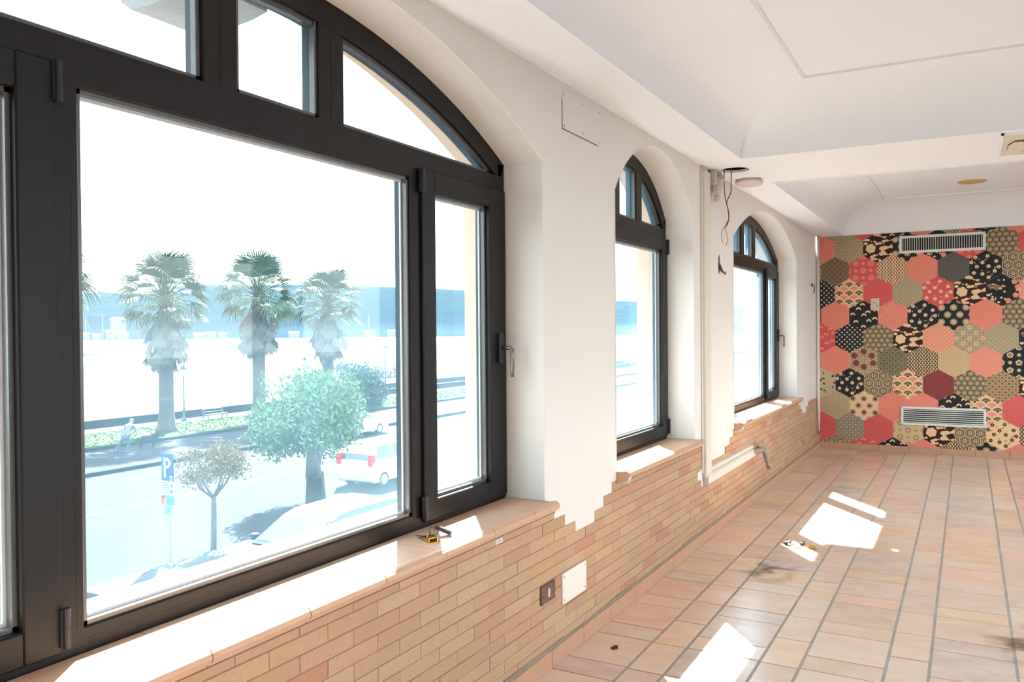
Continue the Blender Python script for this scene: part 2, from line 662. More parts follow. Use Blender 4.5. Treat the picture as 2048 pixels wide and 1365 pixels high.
# smooth only the coves is not needed: facets are fine; shade smooth by angle
for p in ceiling.data.polygons:
    p.use_smooth = True
_e = ceiling.data
bm = bmesh.new(); bm.from_mesh(_e)
bmesh.ops.remove_doubles(bm, verts=bm.verts, dist=1e-5)
for f in bm.faces:
    f.normal_update()
    if f.normal.z > 0.02 or (abs(f.normal.z) <= 0.02 and f.normal.dot(Vector((2.8, 4, 2.0)) - f.calc_center_median()) < 0):
        f.normal_flip()
for e in bm.edges:
    if len(e.link_faces) == 2 and e.calc_face_angle(0) > 0.25:
        e.smooth = False
bm.to_mesh(_e); bm.free()
# shell above the cut hole, its shade put into the black colour
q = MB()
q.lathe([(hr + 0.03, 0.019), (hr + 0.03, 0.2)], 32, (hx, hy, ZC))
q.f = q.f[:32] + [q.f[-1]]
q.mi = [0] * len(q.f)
q.build('hole_shell', DARK, ceiling)
# roof slab keeps the sky out
q = MB()
q.box(XO, XR + 0.3, YB - 0.2, YF + 0.2, 3.3, 3.45)
q.build('roof_slab', CEIL, ceiling)
# moulded lips along the soffit edges and around the flat ceilings
n_tr = 1
def ring_strip(x0, x1, y0, y1, wd, z0, z1):
    r_ = MB()
    r_.box(x0, x0 + wd, y0, y1, z0, z1)
    r_.box(x1 - wd, x1, y0, y1, z0, z1)
    r_.box(x0 + wd, x1 - wd, y0, y0 + wd, z0, z1)
    r_.box(x0 + wd, x1 - wd, y1 - wd, y1, z0, z1)
    return r_
for x0, x1, y0, y1 in BAYS:
    r_ = ring_strip(x0 - 0.022, x1 + 0.022, y0 - 0.022, y1 + 0.022, 0.022, ZC - 0.008, ZC + 0.001)
    struct(r_.build('trim_%d' % n_tr, CEIL))
    n_tr += 1
    o_ = CW - 0.012
    r_ = ring_strip(x0 + o_, x1 - o_, y0 + o_, y1 - o_, 0.030, ZC + CR - 0.012, ZC + CR + 0.002)
    r_.box(x0 + o_ + 0.008, x0 + o_ + 0.022, y0 + o_ + .01, y1 - o_ - .01, ZC + CR - 0.018, ZC + CR - 0.011)
    struct(r_.build('trim_%d' % n_tr, CEIL))
    n_tr += 1

# ---- floor: grout bed and terracotta tiles
q = MB()
q.box(-0.1, XR + 0.2, YB - 0.1, YF + 0.1, -0.12, -0.0016)
floor = struct(q.build('floor', GROUT))
tile_cols = [(224, 194, 168), (230, 200, 174), (218, 192, 174), (232, 202, 176), (228, 200, 178), (234, 198, 162), (212, 190, 176), (230, 206, 184), (234, 192, 166)]
def tile_tone():
    c = random.choice(tile_cols)
    j = random.uniform(-6, 6)
    return tuple(v + j for v in c)
tiles = []
GX, GY = 0.0120, 0.0070      # wide joints between columns, narrow ones across
edges = [0.0, 0.292, 0.457]
while edges[-1] < XR:
    edges.append(edges[-1] + (0.331 if len(edges) % 2 == 1 else 0.167))
for i in range(len(edges) - 1):
    a, b = edges[i], min(edges[i + 1], XR)
    wide = (i % 2 == 0)
    if wide:
        y = 3.9 - 0.5025 * 14
        while y < YF:
            for l_ in (0.336, 0.1665):
                tiles.append((a, b, max(y, YB), min(y + l_, YF)))
                y += l_
    else:
        y = 4.401 - 0.3380 * 22
        while y < YF:
            tiles.append((a, b, max(y, YB), min(y + 0.338, YF)))
            y += 0.338
tiles = [t for t in tiles if t[3] - t[2] > 0.02]
for x_ in edges[1:-1]:
    MB().box(x_ - GX / 2, x_ + GX / 2, YB, YF, -0.01, -0.0010).build('grout_line', GROUTL, floor)
def tvis(t):
    p = in_view(((t[0] + t[1]) / 2, (t[2] + t[3]) / 2, 0))
    return p is not None and -50 < p[0] < 2130 and p[1] < 1440
seen = [t for t in tiles if tvis(t)]
seen.sort(key=lambda t: t[2])
near, rest = seen[:298], seen[298:] + [t for t in tiles if not tvis(t)]
tcache = {}
def tile_mesh(wx, wy):
    key = (round(wx, 3), round(wy, 3))
    if key not in tcache:
        r_ = MB()
        r_.rbox(-wx / 2 + GX / 2, wx / 2 - GX / 2, -wy / 2 + GY / 2, wy / 2 - GY / 2, -0.02, 0.0, 0.0012)
        tcache[key] = r_.mesh('floor_tile', TILE)
    return tcache[key]
for a, b, c_, d_ in near:
    o = link('floor_tile', tile_mesh(b - a, d_ - c_), floor)
    o.location = ((a + b) / 2, (c_ + d_) / 2, random.uniform(-0.0006, 0.0006))
    o.color = (*lin(tile_tone()), 1)
toned_mesh([(t, lin(tile_tone())) for t in rest], 'floor_tiles', TILES, floor,
           lambda r_, it: r_.box(it[0][0] + GX / 2, it[0][1] - GX / 2, it[0][2] + GY / 2, it[0][3] - GY / 2, -0.02, 0.0))

# ---- skirting tiles
bb = struct(empty('baseboard_left', (0, 0, 0)))
y = 3.9 - 0.335 * 20
k = 0
while y < YF:
    b = min(y + 0.335, YF - 0.011)
    if y > -0.7:
        x_ = 0.010 + random.uniform(-0.001, 0.0015)
        r_ = MB()
        r_.rbox(0.0, x_, y + 0.0012, b - 0.0012, 0.0, 0.078, 0.0025)
        r_.build('skirting_tile', SKIRT, bb)
    y += 0.335
bf = struct(empty('baseboard_far', (0, YF, 0)))
x = 0.0
while x < XR:
    b = min(x + 0.335, XR)
    r_ = MB()
    r_.rbox(x + 0.0012, b - 0.0012, YF - 0.010, YF, 0.0, 0.078, 0.0025)
    r_.build('skirting_tile', SKIRT, bf)
    x += 0.335

# rough strip of grey mortar left above the skirting
q = MB()
y = -0.6
while y < YF - 0.05:
    b = min(y + random.uniform(0.08, 0.2), YF)
    q.box(-0.004, random.uniform(0.0015, 0.004), y, b, 0.074, random.uniform(0.088, 0.100))
    y = b
q.build('mortar_band', mat('grey_mortar', (150, 140, 120), 0.95, amt=0.5, scale=20, second=(124, 116, 100)), wall_left)
# dirt smears on the tiles
def stain_mat(name, rgb, k):
    m = bpy.data.materials.new(name)
    m.use_nodes = True
    n, l = m.node_tree.nodes, m.node_tree.links
    b = n['Principled BSDF']
    b.inputs['Base Color'].default_value = (*lin(rgb), 1)
    b.inputs['Roughness'].default_value = 0.5
    co = n.new('ShaderNodeTexCoord')
    no = n.new('ShaderNodeTexNoise')
    no.inputs['Scale'].default_value = 7
    no.inputs['Detail'].default_value = 8
    l.new(co.outputs['Object'], no.inputs['Vector'])
    gr = n.new('ShaderNodeTexGradient')
    gr.gradient_type = 'SPHERICAL'
    mp = n.new('ShaderNodeMapping')
    mp.inputs['Location'].default_value = (-1, -1, 0)
    mp.inputs['Scale'].default_value = (2, 2, 0)
    l.new(co.outputs['Generated'], mp.inputs['Vector'])
    l.new(mp.outputs[0], gr.inputs['Vector'])
    cr = n.new('ShaderNodeValToRGB')
    cr.color_ramp.elements[0].position = 0.46
    cr.color_ramp.elements[1].position = 0.70
    l.new(no.outputs['Fac'], cr.inputs[0])
    mu = n.new('ShaderNodeMath')
    mu.operation = 'MULTIPLY'
    l.new(cr.outputs[0], mu.inputs[0])
    l.new(gr.outputs['Fac'], mu.inputs[1])
    mk = n.new('ShaderNodeMath')
    mk.operation = 'MULTIPLY'
    mk.use_clamp = True
    mk.inputs[1].default_value = k
    l.new(mu.outputs[0], mk.inputs[0])
    l.new(mk.outputs[0], b.inputs['Alpha'])
    return m
for (x0, x1, y0, y1, c_, k) in ((0.34, 0.74, 4.85, 5.55, (120, 112, 104), 0.55), (1.62, 2.25, 4.15, 4.85, (140, 104, 74), 0.8), (1.75, 2.2, 3.6, 4.1, (150, 100, 74), 1.0)):
    MB().box(x0, x1, y0, y1, 0.0007, 0.0011).build('dirt_smear', stain_mat('dirt_smear', c_, k), floor)

# ------------------------------------------------------------------ windows
def seg_profile_arch(w, off0, off1, x0, x1, ylo=None, yhi=None, n=44):
    """solid curved member between two arch offsets"""
    ya = w['c'] - w['h'] if ylo is None else ylo
    yb = w['c'] + w['h'] if yhi is None else yhi
    v = []
    f = []
    for k in range(n + 1):
        y = ya + (yb - ya) * k / n
        # along the outer arch normal
        ang = math.atan2(arch_z(w, y) - w['zc'], y - w['c'])
        for off in (off0, off1):
            r = w['R'] - off
            py, pz = w['c'] + r * math.cos(ang), w['zc'] + r * math.sin(ang)
            v += [(x0, py, pz), (x1, py, pz)]
    for k in range(n):
        a = k * 4
        b = a + 4
        f += [(a, b, b + 1, a + 1), (a + 1, b + 1, b + 3, a + 3), (a + 3, b + 3, b + 2, a + 2), (a + 2, b + 2, b, a)]
    f += [(0, 1, 3, 2), (n * 4, n * 4 + 2, n * 4 + 3, n * 4 + 1)]
    return v, f

def arch_pane(w, off, y0, y1, z0, x, n=16, t=0.006):
    poly = [(y0, z0), (y1, z0)]
    for k in range(n + 1):
        y = y1 + (y0 - y1) * k / n
        z = arch_z(w, y, off)
        poly.append((y, max(z, z0 + 0.001)))
    m = MB()
    m.prism(poly, 'x', x - t, x)
    return m

def frame_rect(m, y0, y1, z0, z1, wd, x0, x1, wb=None, wt=None):
    """four bars forming a rectangle with outer size given"""
    wb = wb or wd
    wt = wt or wd
    m.rbox(x0, x1, y0, y0 + wd, z0, z1, 0.003)
    m.rbox(x0, x1, y1 - wd, y1, z0, z1, 0.003)
    m.rbox(x0, x1, y0 + wd - 0.001, y1 - wd + 0.001, z0, z0 + wb, 0.003)
    m.rbox(x0, x1, y0 + wd - 0.001, y1 - wd + 0.001, z1 - wt, z1, 0.003)

def bead_rect(m, y0, y1, z0, z1):
    """stepped glazing bead inside an opening"""
    for wd, x0, x1 in ((0.011, -0.219, -0.198),):
        m.box(x0, x1, y0, y0 + wd, z0, z1)
        m.box(x0, x1, y1 - wd, y1, z0, z1)
        m.box(x0, x1, y0, y1, z0, z0 + wd)
        m.box(x0, x1, y0, y1, z1 - wd, z1)

def spacer(parent, y0, y1, z0, z1):
    m = MB()
    for wd, x0, x1 in ((0.019, -0.2245, -0.2190),):
        m.box(x0, x1, y0, y0 + wd, z0, z1)
        m.box(x0, x1, y1 - wd, y1, z0, z1)
        m.box(x0, x1, y0 + wd, y1 - wd, z0, z0 + wd)
        m.box(x0, x1, y0 + wd, y1 - wd, z1 - wd, z1)
    m.build('glazing_spacer', SPACER, parent)

def hinge(parent, y, z0, z1, xf):
    m = MB()
    m.tube([(xf + 0.008, y, z0), (xf + 0.008, y, z1)], 0.0085, 10)
    m.tube([(xf + 0.008, y, (z0 + z1) / 2 - 0.001), (xf + 0.008, y, (z0 + z1) / 2 + 0.001)], 0.0095, 10)
    m.box(xf - 0.004, xf + 0.006, y - 0.012, y + 0.012, z0 + 0.004, z1 - 0.004)
    o = m.build('hinge', HINGE, parent)
    return o

def handle(parent, y, z, xf, lean=0.0):
    h = MB()
    h.rbox(xf, xf + 0.014, y - 0.016, y + 0.016, z - 0.065, z + 0.065, 0.003)
    hb = h.build('handle_plate', HINGE, parent)
    h = MB()
    h.tube([(xf + 0.012, y + 0.002, z), (xf + 0.05, y + 0.004, z), (xf + 0.060, y + 0.004, z - 0.008), (xf + 0.062, y + 0.004, z - 0.03), (xf + 0.062, y + 0.003, z - 0.125)],
           [0.010, 0.0095, 0.0095, 0.009, 0.008], 10)
    h.build('lever', STEEL, hb, smooth=True)

def big_window(idx):
    w = OPEN[idx]
    c, h = w['c'], w['h']
    root = struct(empty('window_%d' % (idx + 1), (XFR, c, ZS)))
    fx0, fx1 = -0.262, XFR
    m = MB()
    for s in (-1, 1):                                        # jambs, mullions
        a, b = sorted((c + s * (h - 0.055), c + s * h))
        m.rbox(fx0, fx1, a, b, ZS, SP + 0.0, 0.003)
        a, b = sorted((c + s * 0.645, c + s * 0.722))
        m.rbox(fx0, fx1, a, b, ZS, 2.09, 0.003)
        a, b = sorted((c + s * 0.165, c + s * 0.285))
        zt = arch_z(w, c + s * 0.225, 0.04)
        m.rbox(fx0, fx1 - 0.0005, a, b, 2.10, zt, 0.003)
    m.rbox(fx0, fx1 - 0.0003, c - h + 0.01, c + h - 0.01, ZS - 0.004, 0.800, 0.003)      # bottom rail
    m.rbox(fx0, fx1 + 0.0004, c - h + 0.01, c + h - 0.01, 2.045, 2.155, 0.003)    # transom
    v, f = seg_profile_arch(w, 0.0, 0.082, fx0, fx1)
    m.add(v, f)
    m.build('frame', FRAME, root)
    # thin joint lines on the members
    m = MB()
    m.box(fx1, fx1 + 0.0006, c - 0.64, c + 0.64, 0.7715, 0.7730)
    for s in (-1, 1):
        m.box(fx1, fx1 + 0.0006, c + s * 0.663 - 0.0006, c + s * 0.663 + 0.0006, 0.80, 2.045)
        m.box(fx1, fx1 + 0.0006, c + s * 0.225 - 0.0006, c + s * 0.225 + 0.0006, 2.155, arch_z(w, c + .225, 0.085))
    m.build('joint_line', GASKET, root)
    # beads
    m = MB()
    bead_rect(m, c - 0.645, c + 0.645, 0.800, 2.045)
    bead_rect(m, c - 0.165, c + 0.165, 2.155, arch_z(w, c, 0.082) + 0.01)
    for s in (-1, 1):
        a = c + s * 0.285
        m.box(-0.222, -0.203, min(a, a + s * 0.014), max(a, a + s * 0.014), 2.155, arch_z(w, a, 0.08))
        ya, yb = sorted((c + s * 0.285, c + s * (h - 0.08)))
        m.box(-0.222, -0.203, ya, yb, 2.155, 2.167)
    v, f = seg_profile_arch(w, 0.080, 0.098, -0.222, -0.203, c - h + 0.03, c + h - 0.03)
    m.add(v, f)
    m.build('glazing_bead', BEAD, root)
    # fixed panes
    m = MB()
    m.box(-0.231, -0.225, c - 0.645, c + 0.645, 0.800, 2.045)
    m.build('pane', GLASS, root)
    spacer(root, c - 0.645, c + 0.645, 0.800, 2.045)
    arch_pane(w, 0.08, c - 0.165, c + 0.165, 2.15, -0.225).build('pane', GLASS, root)
    ye = c + math.sqrt((w['R'] - 0.08) ** 2 - (2.151 - w['zc']) ** 2)
    arch_pane(w, 0.08, c + 0.285, ye, 2.15, -0.225).build('pane', GLASS, root)
    arch_pane(w, 0.08, 2 * c - ye, c - 0.285, 2.15, -0.225).build('pane', GLASS, root)
    # two opening sashes
    sxf = XFR + 0.014
    for s in (-1, 1):
        y0, y1 = sorted((c + s * 0.708, c + s * (h - 0.016)))
        m = MB()
        inner, outer = 0.087, 0.137
        a0, a1 = (outer, inner) if s < 0 else (inner, outer)
        z0, z1 = 0.762, 2.088
        m.rbox(-0.25, sxf, y0, y0 + a0, z0, z1, 0.004)
        m.rbox(-0.25, sxf, y1 - a1, y1, z0, z1, 0.004)
        m.rbox(-0.25, sxf - 0.0004, y0 + a0 - .002, y1 - a1 + .002, z0, 0.838, 0.004)
        m.rbox(-0.25, sxf - 0.0004, y0 + a0 - .002, y1 - a1 + .002, 2.008, z1, 0.004)
        sash = m.build('sash', FRAME, root)
        m = MB()
        bead_rect(m, y0 + a0, y1 - a1, 0.838, 2.008)
        m.build('glazing_bead', BEAD, sash)
        m = MB()
        m.box(-0.231, -0.225, y0 + a0, y1 - a1, 0.838, 2.008)
        m.build('pane', GLASS, sash)
        spacer(sash, y0 + a0, y1 - a1, 0.838, 2.008)
        yh = c + s * 0.703
        hinge(sash, yh, 1.995, 2.088, sxf)
        hinge(sash, yh, 0.775, 0.865, sxf)
        handle(sash, c + s * (h - 0.078), 1.405, sxf)
    return root

def small_window(idx):
    w = OPEN[idx]
    c, h = w['c'], w['h']
    root = struct(empty('window_%d' % (idx + 1), (XFR, c, ZS)))
    fx0, fx1 = -0.262, XFR
    m = MB()
    for s in (-1, 1):
        a, b = sorted((c + s * (h - 0.055), c + s * h))
        m.rbox(fx0, fx1, a, b, ZS, SP, 0.003)
        a, b = sorted((c + s * 0.138, c + s * 0.236))
        m.rbox(fx0, fx1 - 0.0005, a, b, 2.10, arch_z(w, c + s * 0.187, 0.04), 0.003)
    m.rbox(fx0, fx1 - 0.0003, c - h + 0.01, c + h - 0.01, ZS - 0.004, 0.790, 0.003)
    m.rbox(fx0, fx1 + 0.0004, c - h + 0.01, c + h - 0.01, 2.045, 2.155, 0.003)
    v, f = seg_profile_arch(w, 0.0, 0.082, fx0, fx1)
    m.add(v, f)
    m.build('frame', FRAME, root)
    m = MB()
    bead_rect(m, c - 0.138, c + 0.138, 2.155, arch_z(w, c, 0.082) + 0.01)
    v, f = seg_profile_arch(w, 0.080, 0.098, -0.222, -0.203, c - h + 0.03, c + h - 0.03)
    m.add(v, f)
    for s in (-1, 1):
        a = c + s * 0.236
        m.box(-0.222, -0.203, min(a, a + s * 0.014), max(a, a + s * 0.014), 2.155, arch_z(w, a, 0.08))
        ya, yb = sorted((c + s * 0.236, c + s * (h - 0.08)))
        m.box(-0.222, -0.203, ya, yb, 2.155, 2.167)
    m.build('glazing_bead', BEAD, root)
    arch_pane(w, 0.08, c - 0.138, c + 0.138, 2.15, -0.225).build('pane', GLASS, root)
    ye = c + math.sqrt((w['R'] - 0.08) ** 2 - (2.151 - w['zc']) ** 2)
    arch_pane(w, 0.08, c + 0.236, ye, 2.15, -0.225).build('pane', GLASS, root)
    arch_pane(w, 0.08, 2 * c - ye, c - 0.236, 2.15, -0.225).build('pane', GLASS, root)
    sxf = XFR + 0.014
    y0, y1 = c - h + 0.02, c + h - 0.012
    m = MB()
    m.rbox(-0.25, sxf, y0, y0 + 0.10, 0.762, 2.088, 0.004)
    m.rbox(-0.25, sxf, y1 - 0.10, y1, 0.762, 2.088, 0.004)
    m.rbox(-0.25, sxf - .0004, y0 + 0.098, y1 - 0.098, 0.762, 0.838, 0.004)
    m.rbox(-0.25, sxf - .0004, y0 + 0.098, y1 - 0.098, 2.008, 2.088, 0.004)
    sash = m.build('sash', FRAME, root)
    m = MB()
    bead_rect(m, y0 + 0.10, y1 - 0.10, 0.838, 2.008)
    m.build('glazing_bead', BEAD, sash)
    m = MB()
    m.box(-0.231, -0.225, y0 + 0.10, y1 - 0.10, 0.838, 2.008)
    m.build('pane', GLASS, sash)
    spacer(sash, y0 + 0.10, y1 - 0.10, 0.838, 2.008)
    hinge(sash, y1 + 0.004, 1.985, 2.085, sxf - 0.003)
    hinge(sash, y1 + 0.004, 0.775, 0.875, sxf - 0.003)
    return root

wins = [big_window(0), small_window(1), big_window(2)]

# ---- inner sills: terracotta tiles with a moulded nose; outer sill slabs
NOSE = [(-0.185, ZS), (0.030, ZS), (0.046, ZS + 0.0045), (0.060, ZS + 0.003), (0.070, ZS - 0.006), (0.073, ZS - 0.018), (0.068, ZS - 0.029), (0.056, ZS - 0.034),
        (0.053, ZS - 0.040), (0.047, ZS - 0.047), (0.036, ZS - 0.050), (0.032, ZS - 0.056), (0.024, ZS - 0.060), (0.0, ZS - 0.060), (0.0, ZS - 0.030), (-0.185, ZS - 0.030)]
OUTS = mat('outer_sill', (236, 222, 204), 0.8, amt=0.3, scale=20, second=(222, 204, 182))
for i, w in enumerate(OPEN):
    y = w['c'] - w['h'] - (0.0 if i != 2 else 0.0)
    end = w['c'] + w['h']
    joints = [1.656 + 0.3265 * k for k in range(-4, 30)]
    bp = [y] + [j for j in joints if y + 0.05 < j < end - 0.05] + [end]
    for k, (a, b) in enumerate(zip(bp, bp[1:])):
        m = MB()
        first = (k == 0)
        m.prism(NOSE, 'y', a + 0.0015, b - 0.0015)
        o = m.build('sill_tile', SILL, wins[i])
    m = MB()
    m.box(-0.19, 0.0, y, end, ZS - 0.06, ZS - 0.029)
    m.box(-0.19, 0.052, y + .004, end - .004, ZS - 0.045, ZS - 0.003)
    m.build('sill_bed', GROUT, wins[i])
    nn = 3 if i == 1 else 6
    for k in range(nn):
        a = y + (end - y) * k / nn
        b = y + (end - y) * (k + 1) / nn
        m = MB()
        m.rbox(-0.49, -0.255, a + 0.002, b - 0.002, ZS - 0.03, ZS + 0.018, 0.004)
        m.build('outer_sill_slab', OUTS, wins[i])

# ---- broken plaster lumps at the left ends of two sills
for (yy, zz) in ((4.03, ZS - 0.035), (6.50, ZS - 0.035)):
    m = MB()
    prof = [(0.0, 0.036), (0.020, 0.034), (0.032, 0.012), (0.026, 0.0), (0.028, -0.014), (0.012, -0.020), (0.010, -0.034), (0.0, -0.028)]
    n_ = len(prof)
    va = [(0.0, yy + a, zz + b) for a, b in prof]
    vb = [(0.071 - 0.02 * (k % 3) * 0.4, yy + a * 0.7, zz + b * 0.9 + 0.003) for k, (a, b) in enumerate(prof)]
    m.add(va + vb, [tuple(range(n_))[::-1], tuple(range(n_, 2 * n_))] + [(i, (i + 1) % n_, n_ + (i + 1) % n_, n_ + i) for i in range(n_)])
    m.build('plaster_lump', PLASTER, wall_left)

# ---- outside: keystone over the first window, balcony slab above the facade
STONE = mat('stucco_stone', (188, 194, 198), 0.95, amt=0.6, scale=60, second=(164, 174, 180), bump=0.6, bscale=240)
m = MB()
prof = [(XO + 0.02, 2.85), (XO + 0.02, 2.515), (-0.45, 2.50), (-0.60, 2.485), (-0.685, 2.49), (-0.72, 2.515), (-0.735, 2.56), (-0.735, 2.85)]
n0 = len(prof)
va = [(x, 1.70 - (z - 2.48) * 0.12, z) for x, z in prof]
vb = [(x, 1.97 + (z - 2.48) * 0.12, z) for x, z in prof]
m.add(va + vb, [tuple(range(n0)), tuple(range(n0, 2 * n0))[::-1]] + [(i, n0 + i, n0 + (i + 1) % n0, (i + 1) % n0) for i in range(n0)])
tag(m.build('keystone', STONE, fix=True), 'rounded grey stucco keystone hanging outside above the large left window', 'keystone')
m = MB()
m.box(-1.235, XO, YB - 3, 8.69, 3.10, 3.22)
m.box(-1.235, XO, YB - 3, 8.69, 3.22, 3.30)
tag(m.build('balcony_slab', STONE), 'balcony slab of the storey above, projecting over the windows', 'balcony')

# ------------------------------------------------------------------ patchwork wallpaper on the far wall (flat print)
WC = {'coral': (238, 142, 120), 'coral2': (240, 158, 134), 'red': (222, 98, 94), 'red2': (232, 128, 116), 'maroon': (150, 74, 72), 'maroon2': (108, 48, 48),
      'black': (42, 47, 50), 'brown': (164, 144, 114), 'brown2': (84, 70, 46), 'olive': (172, 156, 120), 'beige': (222, 190, 142), 'cream': (244, 206, 160),
      'pale': (206, 190, 160), 'grey': (92, 90, 84), 'grey2': (130, 124, 116), 'dkbrown': (60, 42, 38), 'green': (74, 76, 56), 'sand': (206, 184, 146)}
WNAMES = list(WC)
WMATS = [mat('print_' + k, WC[k], 0.75, amt=0.12, scale=60, spec=0.25) for k in WNAMES]
HXW, HRP = 0.3195, 0.271
HV = HRP * 2 / 3                     # vertex radius vertically
HEX = [(0, HV), (-HXW / 2, HV / 2), (-HXW / 2, -HV / 2), (0, -HV), (HXW / 2, -HV / 2), (HXW / 2, HV / 2)]
def clip(poly, edges_):
    for (px, pz, nx, nz) in edges_:
        if not poly:
            return poly
        o = []
        for i in range(len(poly)):
            a, b = poly[i], poly[(i + 1) % len(poly)]
            da = (a[0] - px) * nx + (a[1] - pz) * nz
            db = (b[0] - px) * nx + (b[1] - pz) * nz
            if da >= 0:
                o.append(a)
            if (da >= 0) != (db >= 0):
                t = da / (da - db)
                o.append((a[0] + (b[0] - a[0]) * t, a[1] + (b[1] - a[1]) * t))
        poly = o
    return poly
def poly_edges(poly):
    e = []
    for i in range(len(poly)):
        a, b = poly[i], poly[(i + 1) % len(poly)]
        e.append((a[0], a[1], -(b[1] - a[1]), b[0] - a[0]))      # inward for ccw
    return e
HEXE = poly_edges(HEX)
def disc(x, z, r, n=10, sx=1.0, rot=0.0):
    return [(x + r * sx * math.cos(2 * math.pi * k / n + rot), z + r * math.sin(2 * math.pi * k / n + rot)) for k in range(n)]
def petals(x, z, r, n=5, rot=math.pi / 2, pr=0.5):
    return [disc(x + r * 0.55 * math.cos(rot + 2 * math.pi * k / n), z + r * 0.55 * math.sin(rot + 2 * math.pi * k / n), r * pr, 7) for k in range(n)]
def bar(x0, z0, x1, z1, w_):
    d = Vector((x1 - x0, z1 - z0)).normalized()
    nx, nz = -d.y * w_ / 2, d.x * w_ / 2
    return [(x0 - nx, z0 - nz), (x1 - nx, z1 - nz), (x1 + nx, z1 + nz), (x0 + nx, z0 + nz)]
def sector(x, z, r, a0, a1, n=7):
    return [(x, z)] + [(x + r * math.cos(a0 + (a1 - a0) * k / n), z + r * math.sin(a0 + (a1 - a0) * k / n)) for k in range(n + 1)]
def rng(a, b, s):
    o = []
    while a <= b + 1e-9:
        o.append(a)
        a += s
    return o
def motif(kind):
    """list of (layer, colour, polygon) in hex-local coordinates"""
    D = []
    H = 0.19
    base, *arg = kind.split(':')
    if base == 'dots':                                   # base, dot colour, pitch, radius
        bc, dc, p, r = arg[0], arg[1], float(arg[2]), float(arg[3])
        D.append((0, bc, HEX))
        for i, z in enumerate(rng(-H, H, p * 0.5)):
            for x in rng(-0.17 + (p / 2 if i % 2 else 0), 0.17, p):
                D.append((1, dc, disc(x, z, r, 6)))
    elif base == 'weave':
        bc, dc, p, r = arg[0], arg[1], float(arg[2]), float(arg[3])
        D.append((0, bc, HEX))
        for z in rng(-H, H, p):
            for x in rng(-0.17, 0.17, p):
                D.append((1, dc, [(x - r, z - r), (x + r, z - r), (x + r, z + r), (x - r, z + r)]))
    elif base == 'hexgrid':                              # base, ring, core
        bc, rc, cc, p = arg[0], arg[1], arg[2], float(arg[3])
        D.append((0, rc, HEX))
        for i, z in enumerate(rng(-H, H, p * 0.866)):
            for x in rng(-0.18 + (p / 2 if i % 2 else 0), 0.18, p):
                D.append((1, bc, disc(x, z, p * 0.50, 6, 1, math.pi / 6)))
                D.append((2, cc, disc(x, z, p * 0.26, 6, 1, math.pi / 6)))
                if len(arg) > 4:
                    D.append((3, arg[4], disc(x, z, p * 0.12, 6)))
    elif base == 'hexflower':
        bc, rc, cc, p = arg[0], arg[1], arg[2], 0.105
        D.append((0, bc, HEX))
        for i, z in enumerate(rng(-H + 0.01, H, p * 0.866)):
            for x in rng(-0.21 + (p / 2 if i % 2 else 0), 0.21, p):
                D.append((1, rc, disc(x, z, p * 0.50, 6, 1, math.pi / 6)))
                D.append((2, bc, disc(x, z, p * 0.40, 6, 1, math.pi / 6)))
                D.append((3, rc, disc(x, z, p * 0.33, 6, 1, math.pi / 6)))
                for q_ in petals(x, z, p * 0.27, 6, 0, 0.34):
                    D.append((4, bc, q_))
    elif base == 'lattice':
        bc, dc, p = arg[0], arg[1], 0.064
        D.append((0, bc, HEX))
        for k in range(-6, 7):
            for sg in (-1, 1):
                D.append((1, dc, bar(-0.25, sg * -0.25 + k * p, 0.25, sg * 0.25 + k * p, 0.006)))
        for i in range(-6, 7):
            for j in range(-6, 7):
                x, z = (i + j) * p / 2, (i - j) * p / 2
                for q_ in petals(x + p / 2, z, p * 0.26, 4, 0 if False else math.pi / 2, 0.42):
                    D.append((2, dc, q_))
                D.append((2, dc, disc(x, z, p * 0.15, 6)))
                D.append((3, bc, disc(x, z, p * 0.08, 6)))
    elif base == 'plum':
        bc, fc, cc = arg
        D.append((0, bc, HEX))
        for i, z in enumerate((-0.17, -0.085, 0.0, 0.085, 0.17)):
            for j, x in enumerate((-0.17, -0.085, 0.0, 0.085, 0.17)):
                if (i + j) % 2 == 0:
                    for q_ in petals(x, z, 0.033):
                        D.append((1, fc, q_))
                    D.append((2, bc, disc(x, z, 0.020, 8)))
                    D.append((3, cc, disc(x, z, 0.014, 8)))
                else:
                    D.append((1, cc, disc(x, z, 0.022, 8)))
                    D.append((2, fc, disc(x, z, 0.012, 8)))
    elif base == 'arrows':
        bc, dc = arg
        D.append((0, bc, HEX))
        for i, x in enumerate(rng(-0.17, 0.17, 0.0165)):
            for z in rng(-0.2 + (0.022 if i % 2 else 0), 0.2, 0.044):
                D.append((1, dc, [(x - 0.0065, z + 0.012), (x - 0.003, z - 0.012), (x + 0.003, z - 0.012), (x + 0.0065, z + 0.012), (x, z + 0.018)]))
    elif base == 'scales':                               # overlapping wave scales
        bc, rc, p = arg[0], arg[1], float(arg[2])
        D.append((0, bc, HEX))
        zs = rng(-0.2, 0.2, p * 0.28)[::-1]
        for i, z in enumerate(zs):
            for x in rng(-0.2 + (p / 2 if i % 2 else 0), 0.2, p):
                b_ = 1 + i * 4
                D.append((b_, rc, disc(x, z, p * 0.50, 16)))
                D.append((b_ + 1, bc, disc(x, z, p * 0.455, 16)))
                D.append((b_ + 2, rc, disc(x, z, p * 0.30, 14)))
                D.append((b_ + 3, bc, disc(x, z, p * 0.265, 14)))
    elif base == 'blossom':
        bc, fc = arg
        D.append((0, bc, HEX))
        R_ = random.Random(3)
